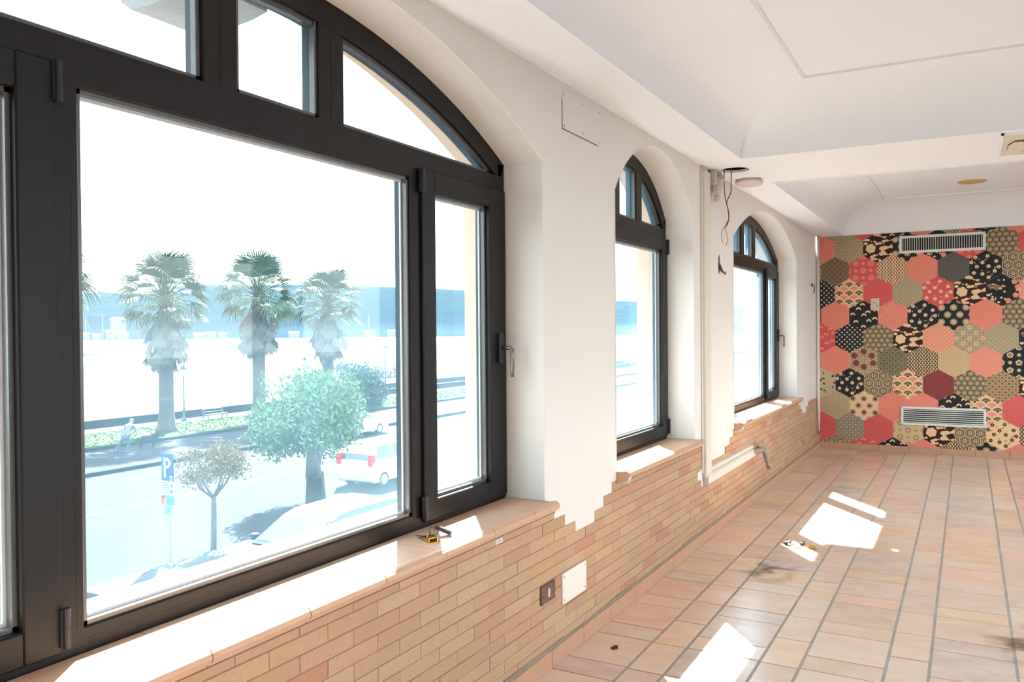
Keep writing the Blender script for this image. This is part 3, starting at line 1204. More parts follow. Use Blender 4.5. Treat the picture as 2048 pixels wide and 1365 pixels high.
        for x, z in ((-0.10, 0.105), (0.02, 0.115), (-0.03, 0.045), (0.03, 0.0), (-0.085, -0.0), (0.105, 0.055), (0.09, -0.055), (-0.03, -0.085), (0.03, -0.125), (-0.115, -0.07), (0.13, -0.01), (-0.14, 0.05)):
            for q_ in petals(x, z, 0.021, 5, R_.uniform(0, 6)):
                D.append((1, fc, q_))
            D.append((2, bc, disc(x, z, 0.005, 6)))
        for k in range(22):
            x, z = R_.uniform(-0.15, 0.15), R_.uniform(-0.16, 0.16)
            D.append((1, fc, disc(x, z, 0.0085, 7, 0.5, R_.uniform(0, 3))))
    elif base == 'asanoha':
        bc, dc, p = arg[0], arg[1], 0.052
        D.append((0, bc, HEX))
        for i, z in enumerate(rng(-H, H, p * 0.45)):
            for x in rng(-0.17 + (p / 2 if i % 2 else 0), 0.17, p):
                for a in range(3):
                    t = a * math.pi / 3 + math.pi / 6
                    D.append((1, dc, bar(x - p * 0.42 * math.cos(t), z - p * 0.42 * math.sin(t), x + p * 0.42 * math.cos(t), z + p * 0.42 * math.sin(t), 0.0026)))
                D.append((2, dc, disc(x, z, 0.006, 6)))
    elif base == 'fans':
        D.append((0, 'cream', HEX))
        p = 0.112
        zs = rng(-0.22, 0.2, 0.052)[::-1]
        for i, z in enumerate(zs):
            for x in rng(-0.224 + (p / 2 if i % 2 else 0), 0.224, p):
                b_ = 1 + i * 3
                D.append((b_, 'cream', disc(x, z, p * 0.52, 18)))
                c_ = 'coral' if i % 2 else 'green'
                for k in range(7):
                    a0 = math.pi * (0.08 + k * 0.12)
                    D.append((b_ + 1, c_, [(x + r_ * math.cos(a), z + r_ * math.sin(a) * 0.9) for r_, a in ((0.018, a0), (0.048, a0), (0.048, a0 + 0.31), (0.018, a0 + 0.31))]))
                D.append((b_ + 1, c_, disc(x, z, 0.014, 8)))
    elif base == 'clouds':
        D.append((0, 'dkbrown', HEX))
        def blob(x, z, L, n, t=0.016, dz=0.0):
            for k in range(n):
                u = k / max(n - 1, 1) - 0.5
                D.append((1, 'cream', disc(x + u * L, z + dz * u + 0.004 * math.sin(k * 2.2), t * (0.75 + 0.35 * math.sin(k * 1.7 + 1)), 10, 1.4)))
        for q_ in petals(-0.075, -0.01, 0.058, 6, 0.3, 0.48):
            D.append((1, 'cream', q_))
        D.append((2, 'cream', disc(-0.075, -0.01, 0.036, 10)))
        for a in ((-0.085, 0.085, 0.11, 4, 0.017, -0.03), (0.03, 0.135, 0.10, 4, 0.02, -0.04), (0.115, 0.075, 0.09, 4, 0.015, 0.01), (0.03, 0.045, 0.07, 3, 0.017, 0), (0.115, -0.005, 0.12, 5, 0.026, 0.02),
                  (0.0, -0.085, 0.12, 5, 0.017, 0.05), (0.095, -0.085, 0.10, 4, 0.02, -0.01), (-0.02, -0.14, 0.07, 3, 0.016, 0), (-0.155, 0.04, 0.05, 2, 0.018, 0.02), (-0.15, -0.08, 0.04, 2, 0.014, 0), (0.05, -0.155, 0.05, 2, 0.012, 0), (-0.02, 0.17, 0.06, 3, 0.014, 0)):
            blob(*a)
    elif base == 'coins':
        bc, rc, cc = arg
        D.append((0, bc, HEX))
        for i, z in enumerate((-0.165, -0.0825, 0.0, 0.0825, 0.165)):
            for x in ((-0.125, 0.0, 0.125) if i % 2 == 1 else (-0.0625, 0.0625, -0.1875, 0.1875)):
                D.append((1, rc, disc(x, z, 0.037, 16)))
                D.append((2, bc, disc(x, z, 0.031, 14)))
                D.append((3, rc, disc(x, z, 0.027, 14)))
                for q_ in petals(x, z, 0.020, 4, math.pi / 4, 0.46):
                    D.append((4, cc, q_))
    elif base == 'pine':
        bc, fc = arg
        D.append((0, bc, HEX))
        for x, z in ((-0.01, 0.125), (-0.055, 0.075), (0.05, 0.035), (0.005, 0.0), (0.125, -0.045), (0.06, -0.07), (-0.085, -0.08), (0.10, 0.10), (-0.12, 0.01), (-0.11, 0.12), (0.0, -0.14), (0.14, 0.05)):
            D.append((1, fc, sector(x, z, 0.028, 0.1, math.pi - 0.1)))
            D.append((2, bc, sector(x, z - 0.002, 0.012, 0.1, math.pi - 0.1)))
            for k in (-1, 1):
                D.append((1, fc, disc(x + k * 0.02, z + 0.004, 0.009, 7)))
    elif base == 'shippo':
        bc, rc, fc, p = arg[0], arg[1], arg[2], 0.125
        D.append((0, bc, HEX))
        for i in range(-3, 4):
            for j in range(-3, 4):
                if (i + j) % 2:
                    continue
                x, z = i * p / 2 * 1.05, j * p / 2 + 0.0
                pts_ = disc(x, z, p * 0.70, 26)
                for k in range(26):
                    a, b = pts_[k], pts_[(k + 1) % 26]
                    D.append((1, rc, bar(a[0], a[1], b[0], b[1], 0.0045)))
                for q_ in petals(x, z, 0.030, 10, 0, 0.24):
                    D.append((2, fc, q_))
                D.append((3, bc, disc(x, z, 0.011, 8)))
    elif base == 'waves':
        bc, fc = arg
        R_ = random.Random(11)
        D.append((0, bc, HEX))
        for k in range(46):
            x, z = R_.uniform(-0.16, 0.16), R_.uniform(-0.16, 0.16)
            if x < -0.04 and -0.04 < z < 0.06:
                continue
            D.append((1, fc, disc(x, z, R_.uniform(0.005, 0.015), 7, R_.uniform(0.6, 1.8), R_.uniform(0, 3))))
        for k in range(5):
            r_ = 0.04 + k * 0.013
            for s_ in range(7):
                a0 = 0.4 + s_ * 0.26
                D.append((1, fc, bar(-0.09 + r_ * math.cos(a0), -0.02 + r_ * math.sin(a0), -0.09 + r_ * math.cos(a0 + 0.26), -0.02 + r_ * math.sin(a0 + 0.26), 0.004)))
        if bc == 'black':
            for x, z in ((0.12, 0.09), (0.15, 0.03), (0.06, -0.12), (0.13, -0.06)):
                for q_ in petals(x, z, 0.03, 5):
                    D.append((2, 'coral2', q_))
    elif base == 'temari':
        D.append((0, 'sand', HEX))
        for i, z in enumerate(rng(-0.18, 0.18, 0.0135)):
            for k in range(5):
                x0 = -0.17 + k * 0.07 + (0.03 if i % 2 else 0)
                D.append((1, 'green', bar(x0, z, x0 + 0.055, z, 0.005)))
        for x, z in ((0.0, 0.11), (-0.105, 0.06), (0.09, 0.06), (-0.085, -0.03), (0.105, -0.03), (0.0, -0.075)):
            D.append((2, 'maroon', disc(x, z, 0.037, 16)))
            for k in range(6):
                D.append((3, 'maroon2', bar(x, z, x + 0.033 * math.cos(k * 1.047), z + 0.033 * math.sin(k * 1.047), 0.003)))
    return D
K_CORAL = 'dots:coral:coral2:0.026:0.0042'
K_CORAL_R = 'dots:coral2:coral:0.026:0.0055'
K_RED = 'dots:red:red2:0.022:0.0026'
K_MAR = 'dots:maroon:maroon2:0.028:0.005'
K_BDOT = 'dots:black:pale:0.058:0.0115'
K_HEXG = 'hexgrid:brown:sand:olive:0.044'
K_CELL = 'hexgrid:brown:brown2:olive:0.063:pale'
K_HFL = 'hexflower:sand:brown2:x'
K_HFLD = 'hexflower:sand:brown2:x'
K_LATB = 'lattice:brown:brown2'
K_LATO = 'lattice:olive:green'
K_LATW = 'lattice:beige:brown2'
K_LATD = 'lattice:grey:pale'
WMAP = {0: {0: K_HEXG, 2: K_RED, 4: 'pine:black:pale', 6: K_CORAL, 8: 'arrows:sand:brown2', 10: 'coins:black:sand:beige', 12: K_CORAL},
        1: {-1: K_CORAL, 1: K_HEXG, 3: 'clouds', 5: 'coins:black:sand:beige', 7: 'waves:black:beige', 9: 'plum:red:coral2:coral', 11: K_CELL, 13: K_RED},
        2: {0: K_LATB, 2: 'plum:red:coral2:coral', 4: 'arrows:cream:brown2', 6: K_CORAL, 8: 'scales:grey:grey2:0.068', 10: 'blossom:black:cream', 12: K_HFL},
        3: {-1: K_BDOT, 1: 'fans', 3: K_RED, 5: 'asanoha:olive:pale', 7: 'blossom:red:cream', 9: 'clouds', 11: 'waves:black:cream', 13: 'plum:coral2:cream:coral'},
        4: {-2: K_LATB, 0: K_CORAL, 2: 'pine:black:cream', 4: 'shippo:coral:coral2:coral2', 6: 'blossom:black:cream', 8: 'coins:black:sand:beige', 10: K_CORAL, 12: K_CELL},
        5: {-1: 'pine:red:coral2', 1: K_BDOT, 3: K_CELL, 5: 'clouds', 7: 'asanoha:coral:cream', 9: 'shippo:olive:sand:cream', 11: 'asanoha:olive:pale', 13: 'waves:black:cream'},
        6: {-2: K_HEXG, 0: K_CORAL, 2: 'temari', 4: K_LATO, 6: 'arrows:green:cream', 8: 'weave:beige:olive:0.0215:0.0055', 10: K_CORAL_R, 12: 'plum:black:cream:olive'},
        7: {-1: 'waves:sand:black', 1: 'blossom:black:cream', 3: K_HFL, 5: 'fans', 7: K_MAR, 9: K_CELL, 11: K_LATW, 13: 'clouds'},
        8: {-2: K_CORAL, 0: 'weave:sand:brown:0.0215:0.0060', 2: 'coins:cream:brown:brown2', 4: K_CORAL, 6: 'weave:coral:coral2:0.020:0.003', 8: 'pine:black:cream', 10: 'fans', 12: 'scales:red:red2:0.085'},
        9: {-1: K_RED, 1: K_LATD, 3: K_RED, 5: 'plum:beige:brown:sand', 7: 'clouds', 9: K_HFLD, 11: 'blossom:cream:brown2', 13: 'arrows:green:cream'},
        10: {-2: K_RED, 0: K_HFL, 2: 'pine:red:coral2', 4: 'pine:black:cream', 6: K_CORAL, 8: 'arrows:green:cream', 10: 'coins:black:sand:beige', 12: 'scales:coral:red2:0.085'}}
wm = MB()
WALLR = poly_edges([(0.0, 0.07), (XR, 0.07), (XR, ZC + 0.01), (0.0, ZC + 0.01)])
mcache = {}
kinds = sorted({k for r_ in WMAP.values() for k in r_.values()})
RW = random.Random(5)
for row in range(0, 11):
    c = -2 if row % 2 == 0 else -1
    while 0.178 + 0.1597 * c < XR + 0.2:
        kd = WMAP[row].get(c)
        far_out = c > 14
        if kd is None:
            kd = RW.choice(kinds)
        if kd not in mcache:
            mcache[kd] = [(l_, WNAMES.index(col_), clip(p, HEXE)) for l_, col_, p in motif(kd)]
        cx_, cz_ = 0.178 + 0.1597 * c + 0.0008 * row, 2.712 - HRP * row - 0.0006 * c
        inside = 0.17 < cx_ < XR - 0.17 and 0.26 < cz_ < 2.41
        for pi_, (l_, ci, p) in enumerate(mcache[kd]):
            if far_out and l_ > 0:
                continue
            if len(p) < 3:
                continue
            pp = [(x + cx_, z + cz_) for x, z in p]
            if not inside:
                pp = clip(pp, WALLR)
                if len(pp) < 3:
                    continue
            d_ = YF - 0.0012 - 0.0001 * l_ - 0.000012 * (pi_ % 8)
            wm.cur = ci
            wm.add([(x, d_, z) for x, z in pp], [tuple(range(len(pp)))])
        c += 2
wp = wm.build('wallpaper', WMATS, wall_far)
wp['label'] = 'patchwork hexagon wallpaper in coral, red, black and beige'

# ------------------------------------------------------------------ things on the walls and ceiling
# two air grilles on the far wall
def far_plate(name, x0, x1, z0, z1, fr, horizontal, label):
    root = tag(empty(name, ((x0 + x1) / 2, YF, z0)), label, 'air vent', 'air grilles on the patterned wall')
    y1, y0 = YF - 0.003, YF - 0.020
    m = MB()
    m.box(x0 + 0.01, x1 - 0.01, y1 - 0.006, y1, z0 + 0.01, z1 - 0.01)
    m.build('dark_backing', mat('grille_shade', (44, 50, 46), 0.9), root)  # solid panel behind the bars, the duct's shade put into its dark colour
    m = MB()
    m.rbox(x0, x1, y0, y1, z0, z0 + fr, 0.002)
    m.rbox(x0, x1, y0, y1, z1 - fr, z1, 0.002)
    m.rbox(x0, x0 + fr, y0 + .0002, y1, z0 + fr - .002, z1 - fr + .002, 0.002)
    m.rbox(x1 - fr, x1, y0 + .0002, y1, z0 + fr - .002, z1 - fr + .002, 0.002)
    m.build('grille_frame', mat('white_enamel', (236, 236, 230), 0.4), root)
    bl = MB()
    if horizontal:
        n = 7
        L = x1 - x0 - 2 * fr
        bl.add([(-L / 2, -0.007, -0.006), (L / 2, -0.007, -0.006), (L / 2, -0.007, 0.0025), (-L / 2, -0.007, 0.0025), (-L / 2, 0.006, 0.001), (L / 2, 0.006, 0.001), (L / 2, 0.006, 0.004), (-L / 2, 0.006, 0.004)],
               [(0, 1, 2, 3), (4, 7, 6, 5), (0, 4, 5, 1), (1, 5, 6, 2), (2, 6, 7, 3), (3, 7, 4, 0)])
        me = bl.mesh('blade', MATS['white_enamel'])
        for k in range(n):
            o = link('blade', me, root, world=False)
            z = z0 + fr + (z1 - z0 - 2 * fr) * (k + 0.5) / n
            o.location = (0, -0.012, z - z0)
    else:
        n = 34
        H_ = z1 - z0 - 2 * fr
        me = None
        b1 = MB().box(-0.0028, 0.0028, -0.006, 0.005, -H_ / 2, H_ / 2).mesh('blade', MATS['white_enamel'])
        for k in range(n):
            o = link('blade', b1, root, world=False)
            o.location = (x0 + fr + (x1 - x0 - 2 * fr) * (k + 0.5) / n - (x0 + x1) / 2, -0.012, (z1 - z0) / 2)
        L = x1 - x0 - 2 * fr
        b2 = MB().box(-L / 2, L / 2, -0.002, 0.0015, -0.0015, 0.0015).mesh('cross_bar', MATS['white_enamel'])
        for k in range(10):
            o = link('cross_bar', b2, root, world=False)
            o.location = (0, -0.005, fr + H_ * (k + 0.5) / 10)
    for sx_ in (x0 + fr * .5, (x0 + x1) / 2, x1 - fr * .5):
        for sz_ in (z0 + fr * .5, z1 - fr * .5):
            MB().tube([(sx_, y0 + .001, sz_), (sx_, y0 - .0015, sz_)], 0.004, 8).build('screw', STEEL, root)
    return root
far_plate('air_grille', 0.893, 1.779, 2.352, 2.556, 0.029, False, 'white grille of fine upright bars at the top of the patterned wall')
far_plate('air_grille', 0.908, 1.782, 0.335, 0.550, 0.026, True, 'white louvre grille with horizontal blades low on the patterned wall')

# thermostat plate
r_ = tag(empty('thermostat', (0.63, YF, 1.69)), 'small cream control plate mounted on the red hexagon of the wallpaper', 'wall switch')
m = MB().rbox(0.583, 0.678, YF - 0.016, YF - 0.002, 1.69, 1.832, 0.003)
m.build('plate', mat('cream_plastic', (214, 206, 180), 0.5), r_)
for x, z, w_, h_ in ((0.612, 1.78, 0.008, 0.010), (0.630, 1.78, 0.008, 0.010), (0.612, 1.722, 0.010, 0.009), (0.654, 1.742, 0.010, 0.014), (0.653, 1.765, 0.003, 0.026)):
    MB().rbox(x - w_ / 2, x + w_ / 2, YF - 0.019, YF - 0.015, z - h_ / 2, z + h_ / 2, 0.001).build('button', mat('button_brown', (92, 70, 44), 0.5), r_)

# socket low on the bricks
r_ = tag(empty('wall_socket', (0, 3.199, 0.30)), 'brown wall socket plate with a cream insert set in the bricks', 'socket')
BROWNPL = mat('brown_plastic', (104, 76, 58), 0.4)
m = MB().rbox(-0.004, 0.009, 3.132, 3.268, 0.300, 0.383, 0.004)
m.build('plate', BROWNPL, r_)
m = MB()
m.box(0.0085, 0.0105, 3.194, 3.199, 0.322, 0.360)
m.box(0.0085, 0.0105, 3.205, 3.210, 0.322, 0.360)
m.box(0.0085, 0.0104, 3.199, 3.205, 0.326, 0.330)
m.box(0.0085, 0.0104, 3.199, 3.205, 0.337, 0.342)
m.box(0.0085, 0.0104, 3.199, 3.205, 0.350, 0.355)
m.build('insert', WHITEPL, r_)
for y_, z_ in ((3.148, 0.335), (3.254, 0.335)):
    MB().tube([(0.008, y_, z_), (0.0100, y_, z_)], 0.003, 8).build('screw', HINGE, r_)

def rrect(y0, y1, z0, z1, r, n=5):
    o = []
    for cy_, cz_, a0 in ((y1 - r, z1 - r, 0), (y0 + r, z1 - r, 90), (y0 + r, z0 + r, 180), (y1 - r, z0 + r, 270)):
        for k in range(n + 1):
            t = math.radians(a0 + 90 * k / n)
            o.append((cy_ + r * math.cos(t), cz_ + r * math.sin(t)))
    return o
def cover_plate(y0, y1, z0, z1, th, m_, label, name, screws, rad=0.012):
    r_ = tag(empty(name, (0, (y0 + y1) / 2, z0)), label, 'cover plate')
    MB().prism(rrect(y0, y1, z0, z1, rad), 'x', -0.004, th).build('plate', m_, r_, fix=True)
    for y_, z_ in screws:
        MB().tube([(th - 0.001, y_, z_), (th + 0.0006, y_, z_)], 0.0042, 8).build('screw', mat('screw_brown', (120, 96, 70), 0.6), r_)
    return r_
cover_plate(3.342, 3.604, 0.245, 0.384, 0.008, WHITEPL, 'blank white cover plate with four corner screws on the brick dado', 'cover_plate',
            [(3.36, 0.262), (3.586, 0.262), (3.36, 0.366), (3.586, 0.366)])
cover_plate(3.388, 3.828, 2.391, 2.566, 0.004, PLASTER, 'flush painted inspection panel on the pier between the first two windows', 'inspection_panel',
            [(3.405, 2.545), (3.61, 2.55), (3.81, 2.555), (3.405, 2.405), (3.61, 2.412), (3.812, 2.405)])
gp = MB()
gp.box(-0.001, 0.0012, 3.3840, 3.3882, 2.386, 2.52)
gp.box(-0.001, 0.0012, 3.384, 3.79, 2.3865, 2.3912)
gp.build('gap_line', mat('gap_brown', (120, 104, 82), 0.9), wall_left)  # brown strips along the panel's left and lower edges

# tiny paper sticker under the sill nose
m = MB().rbox(0.0, 0.0025, 2.755, 2.812, 0.650, 0.668, 0.0006)
st = tag(m.build('paper_sticker', mat('paper_white', (214, 214, 208), 0.6)), 'tiny white sticker on the bricks under the first window sill', 'sticker')
m = MB().box(0.0025, 0.0028, 2.765, 2.803, 0.6585, 0.6600)
m.build('print_line', mat('print_grey', (120, 122, 120), 0.6), st)

# white cable duct: upright run and a low horizontal run ending in pipe stubs
DUCT = mat('duct_white', (222, 214, 200), 0.5, amt=0.15, scale=12)
r_ = tag(empty('cable_duct', (0, 5.66, 0.43)), 'white plastic cable duct running down the wall and along under the far window', 'cable duct')
m = MB()
m.rbox(0.0, 0.030, 5.600, 5.735, 0.455, 2.57, 0.004)
m.rbox(0.0, 0.012, 5.580, 5.602, 0.49, 2.6, 0.003)
m.build('upright_run', DUCT, r_)
m = MB().box(0.0, 0.006, 5.735, 5.765, 0.50, 2.50)
m.build('gap_strip', mat('gap_tan', (186, 168, 136), 0.8), r_)
prof = [(0.0, 0.405), (0.030, 0.405), (0.036, 0.412), (0.038, 0.455), (0.034, 0.468), (0.018, 0.482), (0.016, 0.50), (0.0, 0.508)]
MB().prism(prof, 'y', 5.625, 7.08).build('horizontal_run', DUCT, r_, fix=True)
GREYP = mat('grey_pipe', (150, 142, 128), 0.5)
m = MB()
m.tube([(0.02, 7.02, 0.455), (0.06, 7.12, 0.452), (0.085, 7.16, 0.445), (0.11, 7.13, 0.40), (0.15, 7.03, 0.325)], [0.024, 0.024, 0.022, 0.020, 0.015], 10)
m.build('pipe_stub', GREYP, r_, smooth=True)
m = MB()
m.tube([(0.04, 7.14, 0.47), (0.07, 7.24, 0.45)], 0.016, 10)
m.tube([(0.05, 7.06, 0.50), (0.07, 7.16, 0.515)], 0.007, 8)
m.build('pipe_stub', GREYP, r_, smooth=True)
m = MB().tube([(0.149, 7.033, 0.327), (0.154, 7.022, 0.318)], 0.0155, 10)
m.build('pipe_tip', mat('copper_tip', (140, 98, 62), 0.5), r_)
# plaster patch around the foot of the duct
m = MB()
m.prism([(5.47, 0.505), (5.58, 0.52), (5.60, 0.40), (5.57, 0.40), (5.555, 0.45), (5.475, 0.455)], 'x', -0.003, 0.004)
m.build('plaster_patch', PLASTER, wall_left, fix=True)

# hanging lump of broken trunking below the cut hole
LUMP = mat('torn_plaster', (214, 206, 194), 0.85, amt=0.4, scale=40, second=(168, 156, 140), bump=0.5, bscale=70)
r_ = tag(empty('torn_duct_end', (0.03, 5.84, 2.4)), 'torn white duct end hanging at the ceiling beside the cut hole', 'duct')
m = MB()
m.rbox(0.004, 0.055, 5.785, 5.835, 2.50, 2.60, 0.008)
m.rbox(0.012, 0.070, 5.82, 5.875, 2.43, 2.56, 0.012)
m.rbox(0.020, 0.060, 5.85, 5.885, 2.385, 2.46, 0.008)
m.tube([(0.05, 5.87, 2.58), (0.075, 5.845, 2.53), (0.060, 5.85, 2.46)], [0.022, 0.026, 0.016], 8)
m.build('torn_piece', LUMP, r_, smooth=False)
m = MB().rbox(0.002, 0.016, 5.765, 5.80, 2.46, 2.595, 0.003)
m.build('dark_slot', mat('slot_grey', (92, 88, 78), 0.8), r_)

# red-brown wires from the hole
WIRE = mat('red_brown_wire', (124, 66, 56), 0.5)
r_ = tag(empty('hanging_wires', (hx, hy, 1.95)), 'thin red-brown wires dangling from the round hole in the ceiling', 'wire')
def px3(px, py, y):
    """point on the plane y = const behind a pixel (used once to read the wire path)"""
    d = _r3 * ((px - 1024) / F_PX) - _u3 * ((py - 682.5) / F_PX) + _f2
    t = (y - CAM.y) / d.y
    return CAM + d * t
p1 = [(1449.2, 340), (1448, 362), (1450, 392), (1453, 406), (1456, 420), (1457.5, 436), (1455, 448), (1449, 455), (1444, 463), (1443, 476), (1446, 487)]
p2 = [(1463, 340), (1462.3, 360), (1462, 384), (1457, 396), (1453.5, 406), (1456.5, 420), (1458, 437), (1452.5, 450), (1451.5, 462), (1455.5, 476), (1452, 492)]
def smooth_path(pts_, n=4):
    pts_ = [Vector(p) for p in pts_]
    o = []
    for i in range(len(pts_) - 1):
        a, b, c_, d_ = pts_[max(i - 1, 0)], pts_[i], pts_[i + 1], pts_[min(i + 2, len(pts_) - 1)]
        for k in range(n):
            t = k / n
            o.append(0.5 * ((2 * b) + (c_ - a) * t + (2 * a - 5 * b + 4 * c_ - d_) * t * t + (3 * b - a - 3 * c_ + d_) * t ** 3))
    o.append(pts_[-1])
    return o
for pp in (p1, p2):
    w3 = [px3(a, b, hy + 0.03) for a, b in pp]
    w3[0].z = ZC + 0.05
    sp_ = smooth_path(w3)
    rr = [0.0034 if i < len(sp_) * 0.72 else 0.0016 for i in range(len(sp_))]
    MB().tube(sp_, rr, 6).build('wire', WIRE, r_, smooth=True)

# round lilac cover beside the hole
r_ = tag(empty('ceiling_cover', (0.160, 6.31, ZC)), 'round pale lilac disc cover hanging tilted on the ceiling beside the hole', 'ceiling lamp')
m = MB()
m.lathe([(0.098, -0.020), (0.100, -0.014), (0.100, -0.004), (0.096, 0.0)], 36)
o = m.build('disc', mat('lilac_plastic', (206, 190, 192), 0.5), r_, world=False)
m = MB().lathe([(0.085, 0.0), (0.085, 0.012)], 24)
m.build('neck', mat('brown_ring', (110, 86, 60), 0.7), r_, world=False)
r_.location = (0.160, 6.33, ZC - 0.012)
r_.rotation_euler = (math.radians(-6), 0, 0)

# gold recessed downlight in the far bay
r_ = tag(empty('recessed_downlight', (1.64, 9.42, ZC + CR)), 'round gold recessed downlight in the far ceiling bay', 'ceiling lamp')
m = MB()
m.lathe([(0.127, -0.001), (0.124, -0.012), (0.07, -0.022), (0.01, -0.025)], 36)
m.build('gold_reflector', mat('gold_reflector', (206, 176, 112), 0.35, metal=0.35), r_, world=False, smooth=True)
m = MB().lathe([(0.136, 0.0), (0.134, -0.0035), (0.128, -0.0035), (0.127, 0.0)], 36)
m.build('rim', WHITEPL, r_, world=False)

# plate with an angular opening on the beam
r_ = tag(empty('beam_plate', (2.1, 5.9, ZC)), 'cream recessed plate with an octagonal cover under the ceiling beam', 'cover plate')
m = MB()
PL = mat('plate_cream', (220, 210, 192), 0.6)
m.rbox(1.785, 2.60, 5.600, 6.255, ZC - 0.006, ZC + 0.002, 0.002)
m.build('plate', PL, r_)
m = MB()
m.box(1.772, 1.786, 5.585, 6.27, ZC - 0.012, ZC + 0.001)
m.box(1.772, 2.62, 5.585, 5.60, ZC - 0.012, ZC + 0.001)
m.box(1.772, 2.62, 6.255, 6.27, ZC - 0.012, ZC + 0.001)
m.build('plate_rim', CEIL, r_)
def octo(cx_, cy_, ax, ay):
    return [(cx_ + ax * math.cos(t) , cy_ + ay * math.sin(t)) for t in [math.radians(22.5 + 45 * k) for k in range(8)]]
MB().prism(octo(1.875, 5.99, 0.062, 0.20), 'z', ZC - 0.009, ZC - 0.005).build('opening', mat('opening_shade', (70, 60, 48), 0.9), r_, fix=True)  # dark slab on the plate, the opening's shade put into its colour
MB().prism(octo(1.868, 6.0, 0.052, 0.185), 'z', ZC - 0.013, ZC - 0.008).build('octagon_cover', PL, r_, fix=True)
MB().prism([(1.92, 5.80), (2.05, 5.68), (2.4, 5.68), (2.4, 6.15), (1.95, 6.15), (1.93, 6.0)], 'z', ZC - 0.016, ZC - 0.005).build('lever_block', PL, r_, fix=True)

# wall stubs: cable stub with stain, small hook by the far corner
r_ = tag(empty('cable_stub', (0, 6.02, 1.92)), 'short dark cable stub poking out of a scuffed hole beside the duct', 'cable')
yy = 6.06
m = MB().prism([(yy - 0.018, 2.00), (yy + 0.02, 2.03), (yy + 0.03, 1.97), (yy + 0.022, 1.90), (yy - 0.01, 1.885), (yy - 0.022, 1.94)], 'x', -0.002, 0.0012)
m.build('hole', mat('scuffed_hole', (112, 100, 82), 0.9, amt=0.5, scale=60), r_, fix=True)
m = MB().tube([(0.0, yy, 1.955), (0.022, yy + 0.005, 1.905), (0.035, yy + 0.045, 1.885), (0.03, yy + 0.085, 1.905)], [0.012, 0.009, 0.006, 0.003], 8)
m.build('cable', mat('dark_cable', (84, 76, 60), 0.6), r_, smooth=True)
r_ = tag(empty('wall_hook', (0, 10.2, 1.9)), 'small bent metal hook on the wall near the far corner', 'hook')
m = MB()
m.tube([(0.0, 10.17, 1.99), (0.03, 10.17, 1.985), (0.035, 10.17, 1.94), (0.028, 10.18, 1.89)], 0.006, 8)
m.rbox(0.0, 0.012, 10.15, 10.19, 1.965, 2.005, 0.002)
m.build('hook', mat('hook_dark', (90, 80, 70), 0.5, metal=0.5), r_)
# white pipe in the far corner
r_ = tag(empty('corner_pipe', (0.03, 10.56, 0.25)), 'white upright pipe in the far left corner beside the wallpaper', 'pipe')
m = MB().tube([(0.022, 10.50, 2.60), (0.022, 10.50, 0.62), (0.024, 10.51, 0.40), (0.024, 10.52, 0.24)], [0.020, 0.020, 0.016, 0.010], 12)
m.build('pipe', DUCT, r_, smooth=True)
m = MB().tube([(0.024, 10.52, 0.245), (0.024, 10.522, 0.20)], 0.006, 8)
m.build('bare_end', mat('dark_cable', (84, 76, 60)), r_)

# ------------------------------------------------------------------ things on the sill and on the floor
r_ = tag(empty('key_bunch', (-0.085, 2.40, ZS)), 'bunch of steel keys with a black fob on the window sill', 'keys')
KEYM = mat('key_metal', (150, 146, 138), 0.3, metal=0.9)
def key_part(y0, x0, ang, tilt, flip=1):
    m = MB()
    ca, sa = math.cos(ang), math.sin(ang)
    def T(u, v_, z):
        return (x0 + u * ca - v_ * sa, y0 + u * sa + v_ * ca, ZS + 0.002 + z + u * tilt)
    prof = [(0, -0.010), (0.012, -0.012), (0.020, -0.006), (0.021, -0.0035), (0.058, -0.0035), (0.058, 0.002), (0.052, 0.0045), (0.047, 0.001), (0.043, 0.0045), (0.037, 0.001), (0.033, 0.0045), (0.021, 0.0035), (0.020, 0.006), (0.012, 0.012), (0, 0.010)]
    v = [T(a, b * flip, 0) for a, b in prof] + [T(a, b * flip, 0.0026) for a, b in prof]
    n = len(prof)
    m.add(v, [tuple(range(n)), tuple(range(n, 2 * n))[::-1]] + [(i, n + i, n + (i + 1) % n, (i + 1) % n) for i in range(n)])
    m.build('key', KEYM, r_, fix=True)
key_part(2.435, -0.075, math.radians(205), 0.05)
key_part(2.440, -0.070, math.radians(238), 0.02)
key_part(2.440, -0.080, math.radians(260), 0.10, -1)
m = MB()
rc = Vector((-0.080, 2.447, ZS + 0.018))
m.tube([rc + Vector((0.006 * math.sin(t), 0.014 * math.cos(t), 0.015 * math.sin(t))) for t in [k * math.pi / 10 for k in range(21)]], 0.0022, 6)
m.tube([rc + Vector((0.010 * math.cos(t), 0.012 * math.cos(t) + 0.006, 0.015 * math.sin(t))) for t in [k * math.pi / 10 for k in range(21)]], 0.0020, 6)
m.build('key_ring', STEEL, r_)
m = MB()
v0 = Vector((-0.075, 2.462, ZS + 0.032))
v1 = Vector((-0.030, 2.492, ZS + 0.009))
d = (v1 - v0)
sd = Vector((0.010, -0.012, 0.0))
up = Vector((0.002, 0.002, 0.006))
pp = [v0 - sd * .7, v0 + sd * .7, v0 + d * .85 + sd * 1.2, v1 + sd * .9, v1 - sd * .9, v0 + d * .85 - sd * 1.2]
m.add([p - up for p in pp] + [p + up for p in pp], [(5, 4, 3, 2, 1, 0), (6, 7, 8, 9, 10, 11)] + [(i, (i + 1) % 6, 6 + (i + 1) % 6, 6 + i) for i in range(6)])
m.build('fob', mat('fob_black', (44, 48, 46), 0.4), r_, fix=True)
